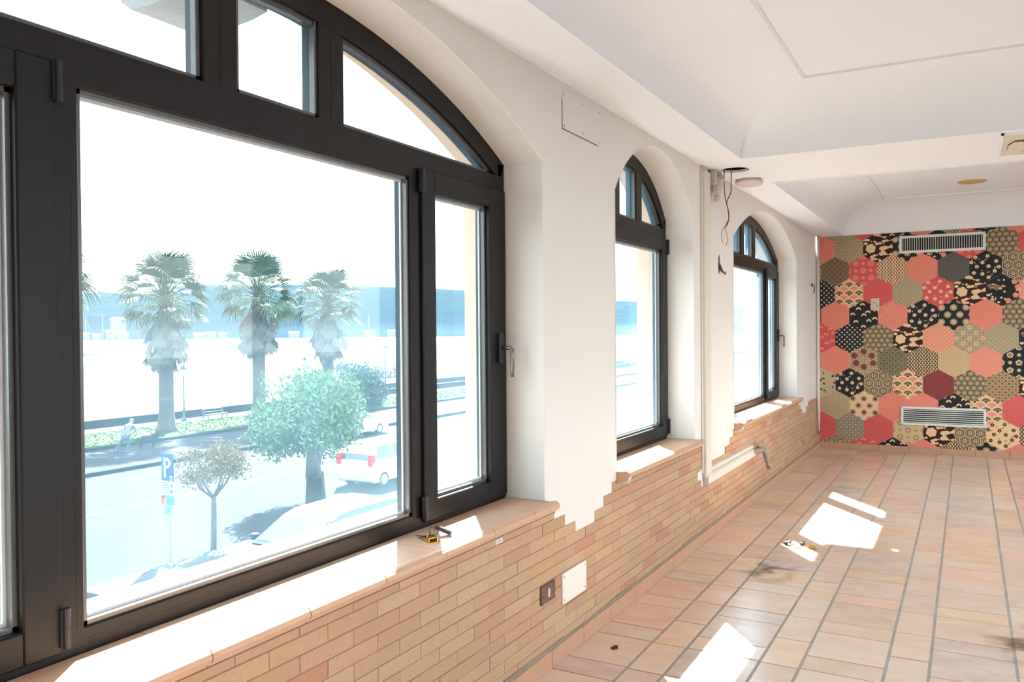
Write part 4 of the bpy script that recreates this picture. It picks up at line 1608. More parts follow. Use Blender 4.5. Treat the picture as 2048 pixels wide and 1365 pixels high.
# brass lock part
r_ = tag(empty('brass_latch_box', (-0.045, 2.385, ZS), math.radians(-28)), 'open brass lock box lying in front of the keys', 'lock part')
m = MB()
m.box(-0.030, 0.020, -0.017, 0.017, 0.0, 0.0025)
m.box(-0.030, 0.020, -0.017, -0.0145, 0.0, 0.016)
m.box(-0.030, 0.020, 0.0145, 0.017, 0.0, 0.016)
m.box(-0.030, -0.0275, -0.017, 0.017, 0.0, 0.016)
m.box(-0.030, 0.012, -0.017, 0.017, 0.0135, 0.016)
m.build('box_shell', BRASS, r_, world=False)
m = MB().tube([(-0.018, -0.004, 0.016), (-0.018, -0.004, 0.026)], 0.003, 8)
m.build('pin', BRASS, r_, world=False)

# scrap by the sun patch on the floor
r_ = tag(empty('wire_scrap', (0.60, 5.75, 0)), 'scrap of wire and plastic with a yellow tip lying on the floor tiles', 'debris')
m = MB()
m.tube([(0.505, 5.86, 0.008), (0.54, 5.80, 0.012), (0.575, 5.82, 0.010), (0.60, 5.74, 0.012), (0.64, 5.80, 0.010)], 0.006, 6)
m.tube([(0.54, 5.84, 0.006), (0.585, 5.74, 0.010), (0.61, 5.80, 0.014)], 0.004, 6)
m.build('wires', mat('scrap_wire', (190, 170, 150), 0.5), r_)
m = MB()
m.rbox(0.500, 0.535, 5.82, 5.90, 0.0, 0.022, 0.004)
m.build('dark_block', mat('scrap_dark', (62, 62, 56), 0.6), r_)
m = MB().rbox(0.60, 0.625, 5.84, 5.90, 0.0, 0.022, 0.004)
m.build('dark_block', mat('scrap_dark', (62, 62, 56), 0.6), r_)
m = MB().tube([(0.655, 5.83, 0.010), (0.70, 5.80, 0.009), (0.715, 5.79, 0.007)], [0.012, 0.011, 0.003], 8)
m.build('yellow_tip', mat('scrap_yellow', (176, 142, 60), 0.5), r_)
# dead leaf on a near tile
m = MB()
lf = [(0.0, 0.0, 0.003), (0.018, 0.010, 0.009), (0.034, 0.012, 0.008), (0.046, 0.0, 0.004), (0.030, -0.012, 0.010), (0.012, -0.010, 0.006)]
m.add([(0.145 + a * .75, 3.57 + b * 1.9, z) for a, b, z in lf] + [(0.145 + a * .75, 3.57 + b * 1.9, z - 0.002) for a, b, z in lf],
      [(0, 1, 2, 3, 4, 5), (11, 10, 9, 8, 7, 6)] + [(i, 6 + i, 6 + (i + 1) % 6, (i + 1) % 6) for i in range(6)])
tag(m.build('dead_leaf', mat('dry_leaf', (66, 48, 38), 0.8)), 'small dark dry leaf lying on the tiles near the brick wall', 'leaf')

# ------------------------------------------------------------------ outside: street, promenade, sea
ZG = -4.4
def gp(px, py, z=ZG):
    """ground point that a pixel of the survey looks at"""
    d = _r3 * ((px - 1024) / F_PX) - _u3 * ((py - 682.5) / F_PX) + _f2
    t = (z - CAM.z) / d.z
    return CAM + d * t
def gx(px, x):
    """y at which the column px meets the plane x = const"""
    d = _r3 * ((px - 1024) / F_PX) - _u3 * ((670 - 682.5) / F_PX) + _f2
    t = (x - CAM.x) / d.x
    return CAM.y + d.y * t
def zat(px, py, x):
    d = _r3 * ((px - 1024) / F_PX) - _u3 * ((py - 682.5) / F_PX) + _f2
    return CAM.z + d.z * (x - CAM.x) / d.x
YA, YZ = -150.0, 420.0
ROAD = mat('pale_asphalt', (44, 48, 52), 0.95, amt=0.4, scale=0.8, second=(40, 44, 48), spec=0.1)
PAVE = mat('pavement', (46, 44, 48), 0.95, amt=0.4, scale=1.5, second=(42, 40, 44), spec=0.1)
PINKP = mat('promenade_paving', (62, 50, 50), 0.95, amt=0.3, scale=2, spec=0.1)
KERB = mat('kerb_stone', (28, 32, 36), 0.95, amt=0.4, scale=6, spec=0.1)
LAWN = mat('lawn_green', (46, 70, 18), 0.95, amt=0.6, scale=3, second=(40, 62, 16), spec=0.1)
QUAY = mat('quay_stone', (22, 28, 34), 0.9, amt=0.5, scale=4)
WALLS = mat('low_wall_plaster', (70, 74, 74), 0.95, amt=0.5, scale=2.5, second=(56, 60, 62))
def slab(name, x0, x1, z, m, y0=YA, y1=YZ, th=0.4):
    return struct(MB().box(x0, x1, y0, y1, z - th, z).build(name, m))
slab('road', -30.0, -13.9, ZG, ROAD)
slab('forecourt', -13.9, XO, ZG + 0.30, PAVE)
slab('bounce_ground', XO, 160.0, ZG + 0.2, PAVE)  # unseen ground, added to bounce light into the right side
slab('road_far_kerb', -30.35, -30.0, ZG + 0.16, KERB)
slab('cycle_path', -36.2, -30.35, ZG + 0.12, PAVE)
slab('lawn_kerb', -36.6, -36.2, ZG + 0.26, KERB)
slab('lawn', -41.9, -36.6, ZG + 0.22, LAWN)
slab('lawn_edging', -42.1, -41.9, ZG + 0.26, mat('pale_edging', (120, 120, 116), 0.9))
slab('promenade', -45.0, -42.1, ZG + 0.14, PINKP)
slab('quay_wall', -45.5, -45.0, ZG + 0.62, QUAY, th=3)
slab('road_marking', -23.40, -23.25, ZG + 0.004, mat('road_paint', (60, 64, 66), 0.8), th=0.05)
SEAM = mat('sea_water', (150, 176, 180), 0.18, bump=0.25, bscale=0.6, spec=0.6)
struct(MB().box(-2600, -45.4, -2500, 5200, ZG - 3.0, ZG - 1.3).build('sea', SEAM))
# turf standing on the lawn
random.seed(21)
gm = MB()
for k in range(9000):
    x, y = random.uniform(-41.8, -36.7), random.uniform(20, 75)
    h_, a = random.uniform(0.02, 0.05), random.uniform(0, 6.28)
    dx, dy = 0.06 * math.cos(a), 0.06 * math.sin(a)
    gm.add([(x - dx, y - dy, ZG + 0.22), (x + dx, y + dy, ZG + 0.22), (x + dx * .3 + random.uniform(-.05, .05), y, ZG + 0.22 + h_)], [(0, 1, 2)])
tag(gm.build('grass', LAWN), 'short green grass on the strip between path and promenade', 'grass', kind='stuff')

# hills on the far shore: two ridges with real depth
def ridge(name, dist, depth, tops, m, base=-6.0):
    v, f = [], []
    n = len(tops)
    for px, py in tops:
        d = _r3 * ((px - 1024) / F_PX) - _u3 * ((py - 682.5) / F_PX) + _f2
        h = Vector((d.x, d.y, 0))
        L = h.length
        dirn = h / L
        for s_, hz in ((0, 0.0), (0.35, 0.45), (0.7, 0.8), (1.0, 1.0), (1.5, 0.0)):
            R_ = dist + depth * s_
            top = CAM.z + d.z / L * (dist + depth)
            j = random.uniform(-0.06, 0.06) if 0 < s_ < 1 else 0
            p = CAM + dirn * R_
            v.append((p.x, p.y, base + (top - base) * (hz + j)))
    for i in range(n - 1):
        for k in range(4):
            f.append((i * 5 + k, i * 5 + 5 + k, i * 5 + 6 + k, i * 5 + 1 + k))
    o = MB().add(v, f).build(name, m, smooth=True)
    return struct(o)
HILL = mat('hazy_hill', (44, 58, 64), 1.0, amt=0.5, scale=0.01, second=(28, 50, 60), spec=0.0)
HILL2 = mat('hazy_hill_low', (38, 50, 58), 1.0, amt=0.5, scale=0.02, second=(22, 42, 56), spec=0.0)
tops = [(-700, 600), (-500, 585), (-300, 592), (-150, 580), (-60, 590), (20, 584), (90, 592), (150, 589), (178, 586), (205, 584), (235, 587), (262, 590), (300, 582), (350, 574), (410, 569), (450, 569), (520, 571), (600, 570),
        (680, 572), (760, 574), (840, 576), (950, 582), (1050, 588), (1200, 600), (1400, 610), (1700, 625)]
ridge('hills', 1500, 700, tops, HILL)
ridge('low_hills', 1150, 250, [(a, 640 + 6 * math.sin(a * 0.021) + 4 * math.sin(a * 0.057)) for a in range(-700, 1700, 40)], HILL2)
# pale buildings along the far shore
BLD = mat('shore_white', (112, 120, 124), 0.9)
BLR = mat('shore_roof', (90, 82, 80), 0.9)
random.seed(4)
for px, wd, hh, lab in ((170, 9, 6, 'pale shore building just right of the left window mullion'), (194, 8, 5, 'small pale shore building behind the moored sailing boat'), (222, 11, 9, 'tall pale shore building below the white hillside house'),
                   (246, 12, 6, 'long low pale shore building beside the first palm skirt'), (398, 13, 5, 'long pale shore building right of the first palm'), (422, 11, 6, 'pale gabled shore building midway between the first two palms'),
                   (445, 9, 5, 'small pale shore building just left of the second palm'), (588, 13, 6, 'pale shore building between the second and third palms'), (740, 14, 6, 'pale shore building right of the third palm'),
                   (785, 13, 7, 'pale shore building nearest the right window mullion')):
    c_ = gp(px, 672.8 + (668.8 - 667.2) * (300 - px) / 200 * 0.5 + 2.2, ZG - 1.0)
    c_ = CAM + (c_ - CAM) * (1100 / (c_ - CAM).length)
    yw = math.atan2(c_.y, c_.x - CAM.x) + math.pi / 2
    r_ = tag(empty('shore_building', (c_.x, c_.y, ZG - 1.0), yw), lab, 'building', 'pale buildings along the far shore')
    MB().box(-wd / 2, wd / 2, -6, 6, 0, hh).build('walls', BLD, r_, world=False)
    MB().prism([(-7, hh), (7, hh), (0, hh + 3)], 'x', -wd / 2 - 0.5, wd / 2 + 0.5).build('roof', BLR, r_, world=False, fix=True)
# lone white roof on the slope
c_ = CAM + (gp(236, 690) - CAM).normalized() * 1145
r_ = tag(empty('hillside_house', (c_.x, c_.y, zat(236, 640, c_.x) - 7), 0.6), 'single bright white house standing up on the far slope', 'building')
MB().box(-7, 7, -5, 5, -14, 7).build('walls', BLD, r_, world=False)
MB().prism([(-6, 7), (6, 7), (0, 10)], 'x', -8, 8).build('roof', mat('white_roof', (240, 240, 238), 0.8), r_, world=False, fix=True)

# ---- sailing boat at its mooring
b0 = gp(200, 712, ZG - 1.3)
b1 = gp(138, 713, ZG - 1.3)
ang = math.atan2(b0.y - b1.y, b0.x - b1.x)
L = (b0 - b1).length
r_ = tag(empty('sailing_boat', ((b0.x + b1.x) / 2, (b0.y + b1.y) / 2, ZG - 1.3), ang), 'blue-hulled sailing boat moored in the bay with bare mast', 'boat')
n = 16
v, f = [], []
for k in range(n + 1):
    u = k / n
    hw = (L * 0.13) * (math.sin(math.pi * min(1, 0.12 + u * 0.88)) ** 0.6 if u < 0.98 else 0.1) * (1.0 if u > 0.2 else 0.85)
    x = (u - 0.5) * L
    for yy_, zz_ in ((-hw, L * 0.115), (-hw * 0.8, 0.0), (0, -0.4), (hw * 0.8, 0.0), (hw, L * 0.115)):
        v.append((x, yy_, zz_))
for k in range(n):
    for j in range(4):
        f.append((k * 5 + j, k * 5 + 5 + j, k * 5 + 6 + j, k * 5 + 1 + j))
    f.append((k * 5 + 4, k * 5 + 9, k * 5 + 5, k * 5))
f += [(0, 1, 2, 3, 4), tuple(n * 5 + j for j in (4, 3, 2, 1, 0))]
MB().add(v, f).build('hull', mat('boat_blue', (120, 150, 170), 0.5), r_, world=False, fix=True)
MB().tube([(-L * 0.42, 0, L * .05), (-L * 0.42, 0, L * .06)], 0.2).tube([(0.06 * L, 0, 0.5), (0.04 * L, 0, L * 1.35)], 0.09, 8).build('mast', mat('mast_grey', (120, 132, 140), 0.5), r_, world=False)
MB().tube([(0.05 * L, 0, L * 1.33), (0.49 * L, 0, L * 0.13)], 0.05, 6).build('forestay', MATS['mast_grey'], r_, world=False)
MB().rbox(-L * 0.25, L * 0.18, -L * .06, L * .06, L * .10, L * .16, 0.1).build('cabin', mat('boat_white', (214, 220, 222), 0.5), r_, world=False)
# distant masts
for px, lab in ((206, 'distant bare-masted yacht above the moored sailing boat'), (252, 'distant bare-masted yacht close beside the first palm'), (738, 'distant bare-masted yacht right of the farthest palm')):
    c_ = CAM + (gp(px, 690) - CAM).normalized() * 900
    m = MB().tube([(0, 0, 0), (0, 0, 26)], 0.28, 6)
    m.prism([(-9, 0), (9, 0), (10, 1.6), (-8, 1.6)], 'y', -1.2, 1.2)
    o = m.build('moored_yacht', MATS['mast_grey'])
    o.location = (c_.x, c_.y, ZG - 1.3)
    tag(o, lab, 'boat', 'distant masts by the far shore')

# ---- palms
TRUNK = mat('palm_trunk', (78, 72, 66), 0.95, amt=0.6, scale=6, stretch=(1, 1, 5), second=(58, 54, 50), bump=0.4, bscale=8)
PLEAF = mat('palm_leaf', (70, 90, 62), 0.7, amt=0.3, scale=4)
PDEAD = mat('palm_dead_leaf', (92, 84, 70), 0.9, amt=0.4, scale=5)
def fan_leaf(m_, pet, rad, nb, droop, wdt=0.075, spread=68):
    m = MB()
    m.tube([(0, 0, 0), (pet * 0.5, 0, 0.04), (pet, 0, 0.0)], [0.03, 0.022, 0.015], 4)
    for k in range(nb):
        a = math.radians(-spread + 2 * spread * k / (nb - 1))
        R_ = rad * (0.82 + 0.18 * math.cos(a)) * random.uniform(0.92, 1.05)
        ca, sa = math.cos(a), math.sin(a)
        pts_ = []
        for u, w_, z in ((0.0, 0.014, 0.0), (0.55, wdt / 2, -0.05 * droop), (0.8, wdt * 0.32, -0.22 * droop), (1.0, 0.004, -0.55 * droop)):
            r1 = R_ * u
            pts_.append((pet + r1 * ca - w_ * -sa, r1 * sa - w_ * ca, z))
            pts_.append((pet + r1 * ca - w_ * sa, r1 * sa + w_ * ca, z))
        m.add(pts_, [(0, 1, 3, 2), (2, 3, 5, 4), (4, 5, 7, 6)])
    return m.mesh('palm_leaf', m_)
random.seed(9)
leafs = [fan_leaf(PLEAF, 1.05, 0.95, 17, d_) for d_ in (0.5, 0.9, 1.2)]
deads = [fan_leaf(PDEAD, 0.7, 0.85, 9, 0.3, 0.11, 30) for _ in range(2)]
def palm(px, x, top_py, crown_c, rs, label, r0=0.42):
    y = gx(px, x)
    zc_ = zat(px, crown_c, x)
    root = tag(empty('palm_tree', (x, y, ZG + 0.2)), label, 'palm', 'palm trees along the promenade')
    h_ = zc_ - (ZG + 0.2)
    m = MB()
    prof = [(r0 * 1.5, 0), (r0 * 1.25, 0.3), (r0 * 1.02, 1.0), (r0 * 0.95, h_ * 0.5), (r0 * 0.86, h_ * 0.8), (r0 * 0.9, h_ - 0.2), (r0 * 0.5, h_ + 0.3)]
    m.lathe(prof, 14)
    m.build('trunk', TRUNK, root, world=False, smooth=True)
    rnd = random.Random(px)
    for k in range(54):
        el = math.radians(-32 + 118 * (k / 53) ** 0.85)
        az = k * 2.39996 + rnd.uniform(-.2, .2)
        o = link('palm_leaf', leafs[k % 3], root, world=False)
        o.location = (0.15 * math.cos(az), 0.15 * math.sin(az), h_ - 0.1 + 0.4 * math.sin(el))
        o.rotation_euler = (rnd.uniform(-.4, .4), -el, az)
        s_ = rs * rnd.uniform(0.85, 1.1)
        o.scale = (s_, s_, s_)
    for k in range(64):
        el = math.radians(rnd.uniform(-86, -48))
        az = k * 2.39996
        o = link('dead_leaf', deads[k % 2], root, world=False)
        o.location = (0.3 * math.cos(az), 0.3 * math.sin(az), h_ - 0.15 - rnd.uniform(0, 1.0) ** 0.7 * 2.2)
        o.rotation_euler = (rnd.uniform(-.3, .3), -el, az)
        s_ = rs * rnd.uniform(0.85, 1.15)
        o.scale = (s_, s_, s_)
    return root
palm(331, -39.0, 512, 598, 1.32, 'palm left of the street lamp with a shaggy skirt of dead leaves')
palm(517, -39.0, 505, 590, 1.32, 'second palm rising behind the round bushy tree')
palm(655, -39.0, 533, 610, 1.32, 'farthest and palest palm near the right window mullion')
palm(72, -34.5, 450, 560, 1.25, 'large palm mostly hidden behind the left window mullion')

# ---- street lamps on the promenade
LAMPM = mat('lamp_iron', (64, 76, 82), 0.6)
def lamp(px, x, label, hgt=3.7):
    y = gx(px, x)
    r_ = tag(empty('street_lamp', (x, y, ZG + 0.14)), label, 'street lamp', 'street lamps on the promenade')
    MB().lathe([(0.16, 0), (0.16, 0.25), (0.09, 0.4), (0.075, 0.9), (0.05, 1.0), (0.045, hgt - 0.7)], 10).build('post', LAMPM, r_, world=False)
    MB().lathe([(0.05, hgt - 0.72), (0.11, hgt - 0.66), (0.20, hgt - 0.25), (0.21, hgt - 0.22)], 6).build('lantern_glass', mat('lantern_glass', (190, 204, 204), 0.3), r_, world=False)
    MB().lathe([(0.27, hgt - 0.24), (0.26, hgt - 0.2), (0.10, hgt - 0.06), (0.03, hgt), (0.02, hgt + 0.1)], 6).build('cap', LAMPM, r_, world=False)
lamp(366, -42.4, 'iron lantern post beside the first palm')
lamp(608, -42.4, 'iron lantern post rising above the round bushy tree', 3.9)
lamp(770, -42.4, 'iron lantern post at the right edge of the large pane', 4.6)

# ---- bench
yb0, yb1 = gx(408, -41.6), gx(450, -41.6)
r_ = tag(empty('park_bench', (-41.6, (yb0 + yb1) / 2, ZG + 0.14)), 'slatted bench on the promenade beyond the grass', 'bench')
BEN = mat('bench_grey', (90, 96, 98), 0.7)
hl = (yb1 - yb0) / 2
for s_ in (-1, 1):
    m = MB()
    m.tube([(0.25, s_ * hl * .9, 0), (0.2, s_ * hl * .9, 0.45), (-0.25, s_ * hl * .9, 0.42), (-0.3, s_ * hl * .9, 0)], 0.035, 6)
    m.tube([(-0.22, s_ * hl * .9, 0.42), (-0.36, s_ * hl * .9, 0.9)], 0.035, 6)
    m.build('end_frame', BEN, r_, world=False)
for x_, z_ in ((0.16, 0.46), (0.02, 0.46), (-0.12, 0.46), (-0.27, 0.60), (-0.32, 0.78)):
    MB().rbox(x_ - 0.05, x_ + 0.05, -hl, hl, z_ - 0.02, z_ + 0.02, 0.005).build('slat', BEN, r_, world=False)

# ---- foliage
def cloud(m, c, rad, n, size, rnd, lumps=14, fill=0.55):
    cs = []
    for k in range(lumps):
        a, b = rnd.uniform(0, 6.283), math.acos(rnd.uniform(-0.8, 1))
        cs.append((Vector((rad[0] * .62 * math.cos(a) * math.sin(b), rad[1] * .62 * math.sin(a) * math.sin(b), rad[2] * .62 * math.cos(b))), rnd.uniform(0.34, 0.5)))
    for k in range(n):
        ce, sc = cs[k % lumps]
        d = Vector((rnd.gauss(0, 1), rnd.gauss(0, 1), rnd.gauss(0, 1))).normalized() * (rnd.random() ** fill)
        p = Vector(c) + ce + Vector((d.x * rad[0] * sc, d.y * rad[1] * sc, d.z * rad[2] * sc))
        a = Vector((rnd.gauss(0, 1), rnd.gauss(0, 1), rnd.gauss(0, 1) + 0.5)).normalized()
        b = a.orthogonal().normalized()
        s_ = size * rnd.uniform(0.7, 1.4)
        m.add([p, p + a * s_ * .5 + b * s_ * 0.16, p + a * s_, p + a * s_ * .5 - b * s_ * 0.16], [(0, 1, 2, 3)])
def foliage(name, c, rad, n, size, m_, root, seed, **kw):
    m = MB()
    cloud(m, c, rad, n, size, random.Random(seed), **kw)
    o = m.build(name, m_, root)
    o['kind'] = 'stuff'
    return o
BARK = mat('tree_bark', (84, 80, 78), 0.95, amt=0.5, scale=8, bump=0.4, bscale=20)
OLEAF = mat('bush_leaf', (76, 104, 68), 0.7, amt=0.4, scale=1.5, second=(92, 118, 68))
xt = -18.2
yt = gx(628, xt)
r_ = tag(empty('round_tree', (xt, yt, ZG)), 'round bushy green tree with a thick trunk beside the road', 'tree')
zc_ = zat(608, 856, xt)
zf = zat(628, 935, xt)
m = MB()
m.tube([(xt, yt, ZG), (xt - .03, yt + 0.02, ZG + 1.0), (xt, yt - 0.08, zf - 0.3), (xt + .05, yt - 0.25, zf + 0.7)], [0.36, 0.30, 0.30, 0.15], 10)
m.tube([(xt, yt - 0.08, zf - 0.3), (xt - .2, yt + 0.5, zf + 0.9)], [0.22, 0.1], 8)
m.build('trunk', BARK, r_, smooth=True)
foliage('crown', (xt, yt - 0.25, zc_), (2.05, 2.30, 1.95), 15000, 0.20, OLEAF, r_, 2, lumps=22)
m = MB()
rnd = random.Random(8)
for k in range(26):
    a = rnd.uniform(0, 6.28)
    x0_, y0_ = xt + 1.3 * math.cos(a), yt - 0.2 + 1.6 * math.sin(a)
    z0_ = zc_ + 1.0
    dx, dy, dz = rnd.uniform(-.3, .3), rnd.uniform(-.4, .4), rnd.uniform(0.5, 1.0)
    for j in range(14):
        u = j / 14
        p = Vector((x0_ + dx * u, y0_ + dy * u, z0_ + dz * u))
        b = Vector((rnd.gauss(0, 1), rnd.gauss(0, 1), 0.8)).normalized() * 0.2
        c2 = b.orthogonal().normalized() * 0.025
        m.add([p, p + b * .5 + c2, p + b, p + b * .5 - c2], [(0, 1, 2, 3)])
o = m.build('sprigs', OLEAF, r_)
o['kind'] = 'stuff'
xy = -14.75
yy = gx(421, xy)
r_ = tag(empty('young_tree', (xy, yy, ZG)), 'slim young tree with a thin rusty green crown beside the parking sign', 'tree')
zk, zcr = zat(425, 993, xy), zat(425, 940, xy)
m = MB()
m.tube([(xy, yy, ZG), (xy + .02, yy + 0.02, ZG + 1.5), (xy, yy + .03, zk)], [0.075, 0.065, 0.055], 8)
for dx, dy, dz in ((0.1, -0.5, 0.45), (-.1, 0.55, 0.5), (.3, 0.1, 0.7), (-.3, -0.2, 0.8), (0.1, -0.75, 0.75), (0, 0.8, 0.75)):
    m.tube([(xy, yy + .03, zk - 0.05), (xy + dx * .5, yy + dy * .55, zk + dz * 0.35), (xy + dx, yy + dy, zk + dz)], [0.035, 0.025, 0.01], 6)
m.build('trunk', BARK, r_, smooth=True)
YLEAF = mat('rusty_leaf', (96, 88, 58), 0.8, amt=0.6, scale=3, second=(118, 90, 64))
foliage('crown', (xy, yy + .02, zcr + 0.06), (0.9, 1.15, 0.62), 3600, 0.10, YLEAF, r_, 5, lumps=20, fill=0.8)
# hedge and bushes farther along the promenade
DBUSH = mat('dark_bush_leaf', (54, 72, 64), 0.8, amt=0.4, scale=1.0)
for i, (px, x, py, rx, rz, lab) in enumerate(((722, -38.4, 790, 2.3, 1.9, 'dark rounded shrub on the grass behind the white hatchback'),
                                     (752, -43.6, 782, 0.9, 1.0, 'low square-cut shrub on the promenade by the lamp'),
                                     (700, -62.0, 752, 5.0, 1.6, 'pale tree clump on the far pier'),
                                     (780, -70.0, 742, 8.0, 2.6, 'pale row of trees at the far end of the pier'))):
    y = gx(px, x)
    zc_ = zat(px, py, x)
    r_ = tag(empty('shrub', (x, y, ZG if x > -46 else ZG - 1.3)), lab, 'shrub')
    foliage('foliage', (x, y, zc_), (rx * .8, rx, rz), 3500, 0.35, DBUSH, r_, 30 + i, lumps=12)
    MB().tube([(x, y, ZG - 1.3), (x, y, zc_)], 0.16, 6).build('stem', BARK, r_)
slab('pier', -66, -59, ZG - 0.3, PAVE, y0=gx(700, -62) - 4, y1=gx(800, -70) + 60, th=1.5)

# ---- low wall in front of the road with thick coping
yl0 = 10.15
for nm, a, b in (('low_wall', yl0, 15.4), ('low_wall', 17.0, 40.0)):
    r_ = tag(empty(nm, (-13.5, a, ZG)), 'low rendered wall with pale coping beside the parking sign' if a < 12 else 'continuation of the low rendered wall behind the dark car', 'low wall')
    MB().box(-13.80, -13.15, a + 0.04, b, ZG, -3.66).build('wall_body', WALLS, r_)
    MB().rbox(-13.88, -13.08, a, b + .04, -3.66, -3.60, 0.01).build('coping', mat('pale_coping', (48, 52, 54), 0.9), r_)

# ---- parking sign
xs_ = -14.35
ys_ = gx(335, xs_)
dpt = (Vector((xs_, ys_, 0)) - CAM).dot(_f2)
r_ = tag(empty('parking_sign', (xs_, ys_, ZG)), 'blue parking sign with a white P and smaller plates on a grey pole', 'sign')
ztop = zat(333, 908, xs_)
ppm = F_PX / dpt
POLE = mat('zinc_pole', (128, 136, 138), 0.5, metal=0.3)
MB().tube([(0, 0, 0), (0, 0, ztop - ZG - 0.1)], 0.032, 10).build('pole', POLE, r_, world=False)
SBLUE = mat('sign_blue', (8, 62, 168), 0.45)
SWH = mat('sign_white', (150, 156, 160), 0.5)
SGR = mat('sign_grey_print', (80, 90, 96), 0.6)
h1 = ztop - ZG
w2 = 0.20
hb = 55 / ppm
def plate(name, x0, x1, z0, z1, m_, y=-0.05, th=0.012):
    return MB().rbox(x0, x1, y, y + th, z0, z1, 0.003).build(name, m_, r_, world=False)
pb = plate('parking_panel', -w2, w2, h1 - hb, h1, SBLUE)
m = MB()
y0_ = -0.056
m.box(-w2 + 0.022, -w2 + 0.032, y0_, y0_ + .004, h1 - hb + .03, h1 - .03) if False else None
m.box(-0.125, -0.055, y0_, -0.049, h1 - hb * 0.88, h1 - hb * 0.14)
arc = [(-0.07 + 0.165 * math.cos(t) * 1.15, h1 - hb * 0.35 + hb * 0.21 * math.sin(t)) for t in [math.radians(90 - 180 * k / 14) for k in range(15)]]
arc2 = [(-0.07 + 0.10 * math.cos(t) * 1.1, h1 - hb * 0.35 + hb * 0.10 * math.sin(t)) for t in [math.radians(90 - 180 * k / 14) for k in range(15)]]
v = []
for (a, b), (c_, d_) in zip(arc, arc2):
    v += [(a, y0_, b), (c_, y0_, d_), (a, -0.049, b), (c_, -0.049, d_)]
f = []
for k in range(14):
    i = k * 4
    f += [(i, i + 1, i + 5, i + 4), (i, i + 4, i + 6, i + 2), (i + 1, i + 3, i + 7, i + 5)]
m.add(v, f)
m.build('letter_p', SWH, pb, world=False)
m = MB().box(0.075, 0.165, y0_, -0.049, h1 - hb * 0.98, h1 - hb * 0.80)
m.build('symbol_square', SWH, pb, world=False)
m = MB().box(0.105, 0.135, y0_ - .002, y0_, h1 - hb * 0.95, h1 - hb * 0.84)
m.build('symbol_mark', SBLUE, pb, world=False)
z2 = h1 - hb - 28 / ppm
pw = plate('info_panel', -w2, w2, z2, h1 - hb - 0.01, SWH)
for k in range(5):
    z_ = z2 + 0.05 + k * 0.055
    MB().box(-w2 + 0.05, 0.06 - 0.02 * (k % 2), y0_, -0.049, z_, z_ + 0.012).build('print_line', SGR, pw, world=False)
MB().box(0.10, 0.16, y0_, -0.049, z2 + 0.05, z2 + 0.12).build('print_line', SGR, pw, world=False)
MB().box(0.10, 0.16, y0_, -0.049, z2 + 0.18, z2 + 0.25).build('print_line', SGR, pw, world=False)
z3 = z2 - 20 / ppm
pc = plate('tourist_strip', -w2, w2, z3, z2 - 0.006, mat('strip_aqua', (70, 120, 140), 0.5))
MB().rbox(-w2 + .005, -0.10, y0_, -0.049, z3 + 0.02, z2 - 0.03, 0.02).build('pink_patch', mat('strip_pink', (150, 60, 80), 0.6), pc, world=False)
MB().rbox(-0.11, -0.03, y0_ - .001, -0.049, z3 + 0.01, z2 - 0.06, 0.02).build('yellow_patch', mat('strip_yellow', (170, 140, 50), 0.6), pc, world=False)
z4 = z3 - 18 / ppm
pd = plate('lower_plate', -0.13, 0.13, z4, z3 - 0.01, mat('plate_mint', (110, 134, 126), 0.5))
for k in range(3):
    MB().box(-0.09, 0.09, y0_, -0.049, z4 + 0.05 + k * 0.045, z4 + 0.06 + k * 0.045).build('print_line', SGR, pd, world=False)

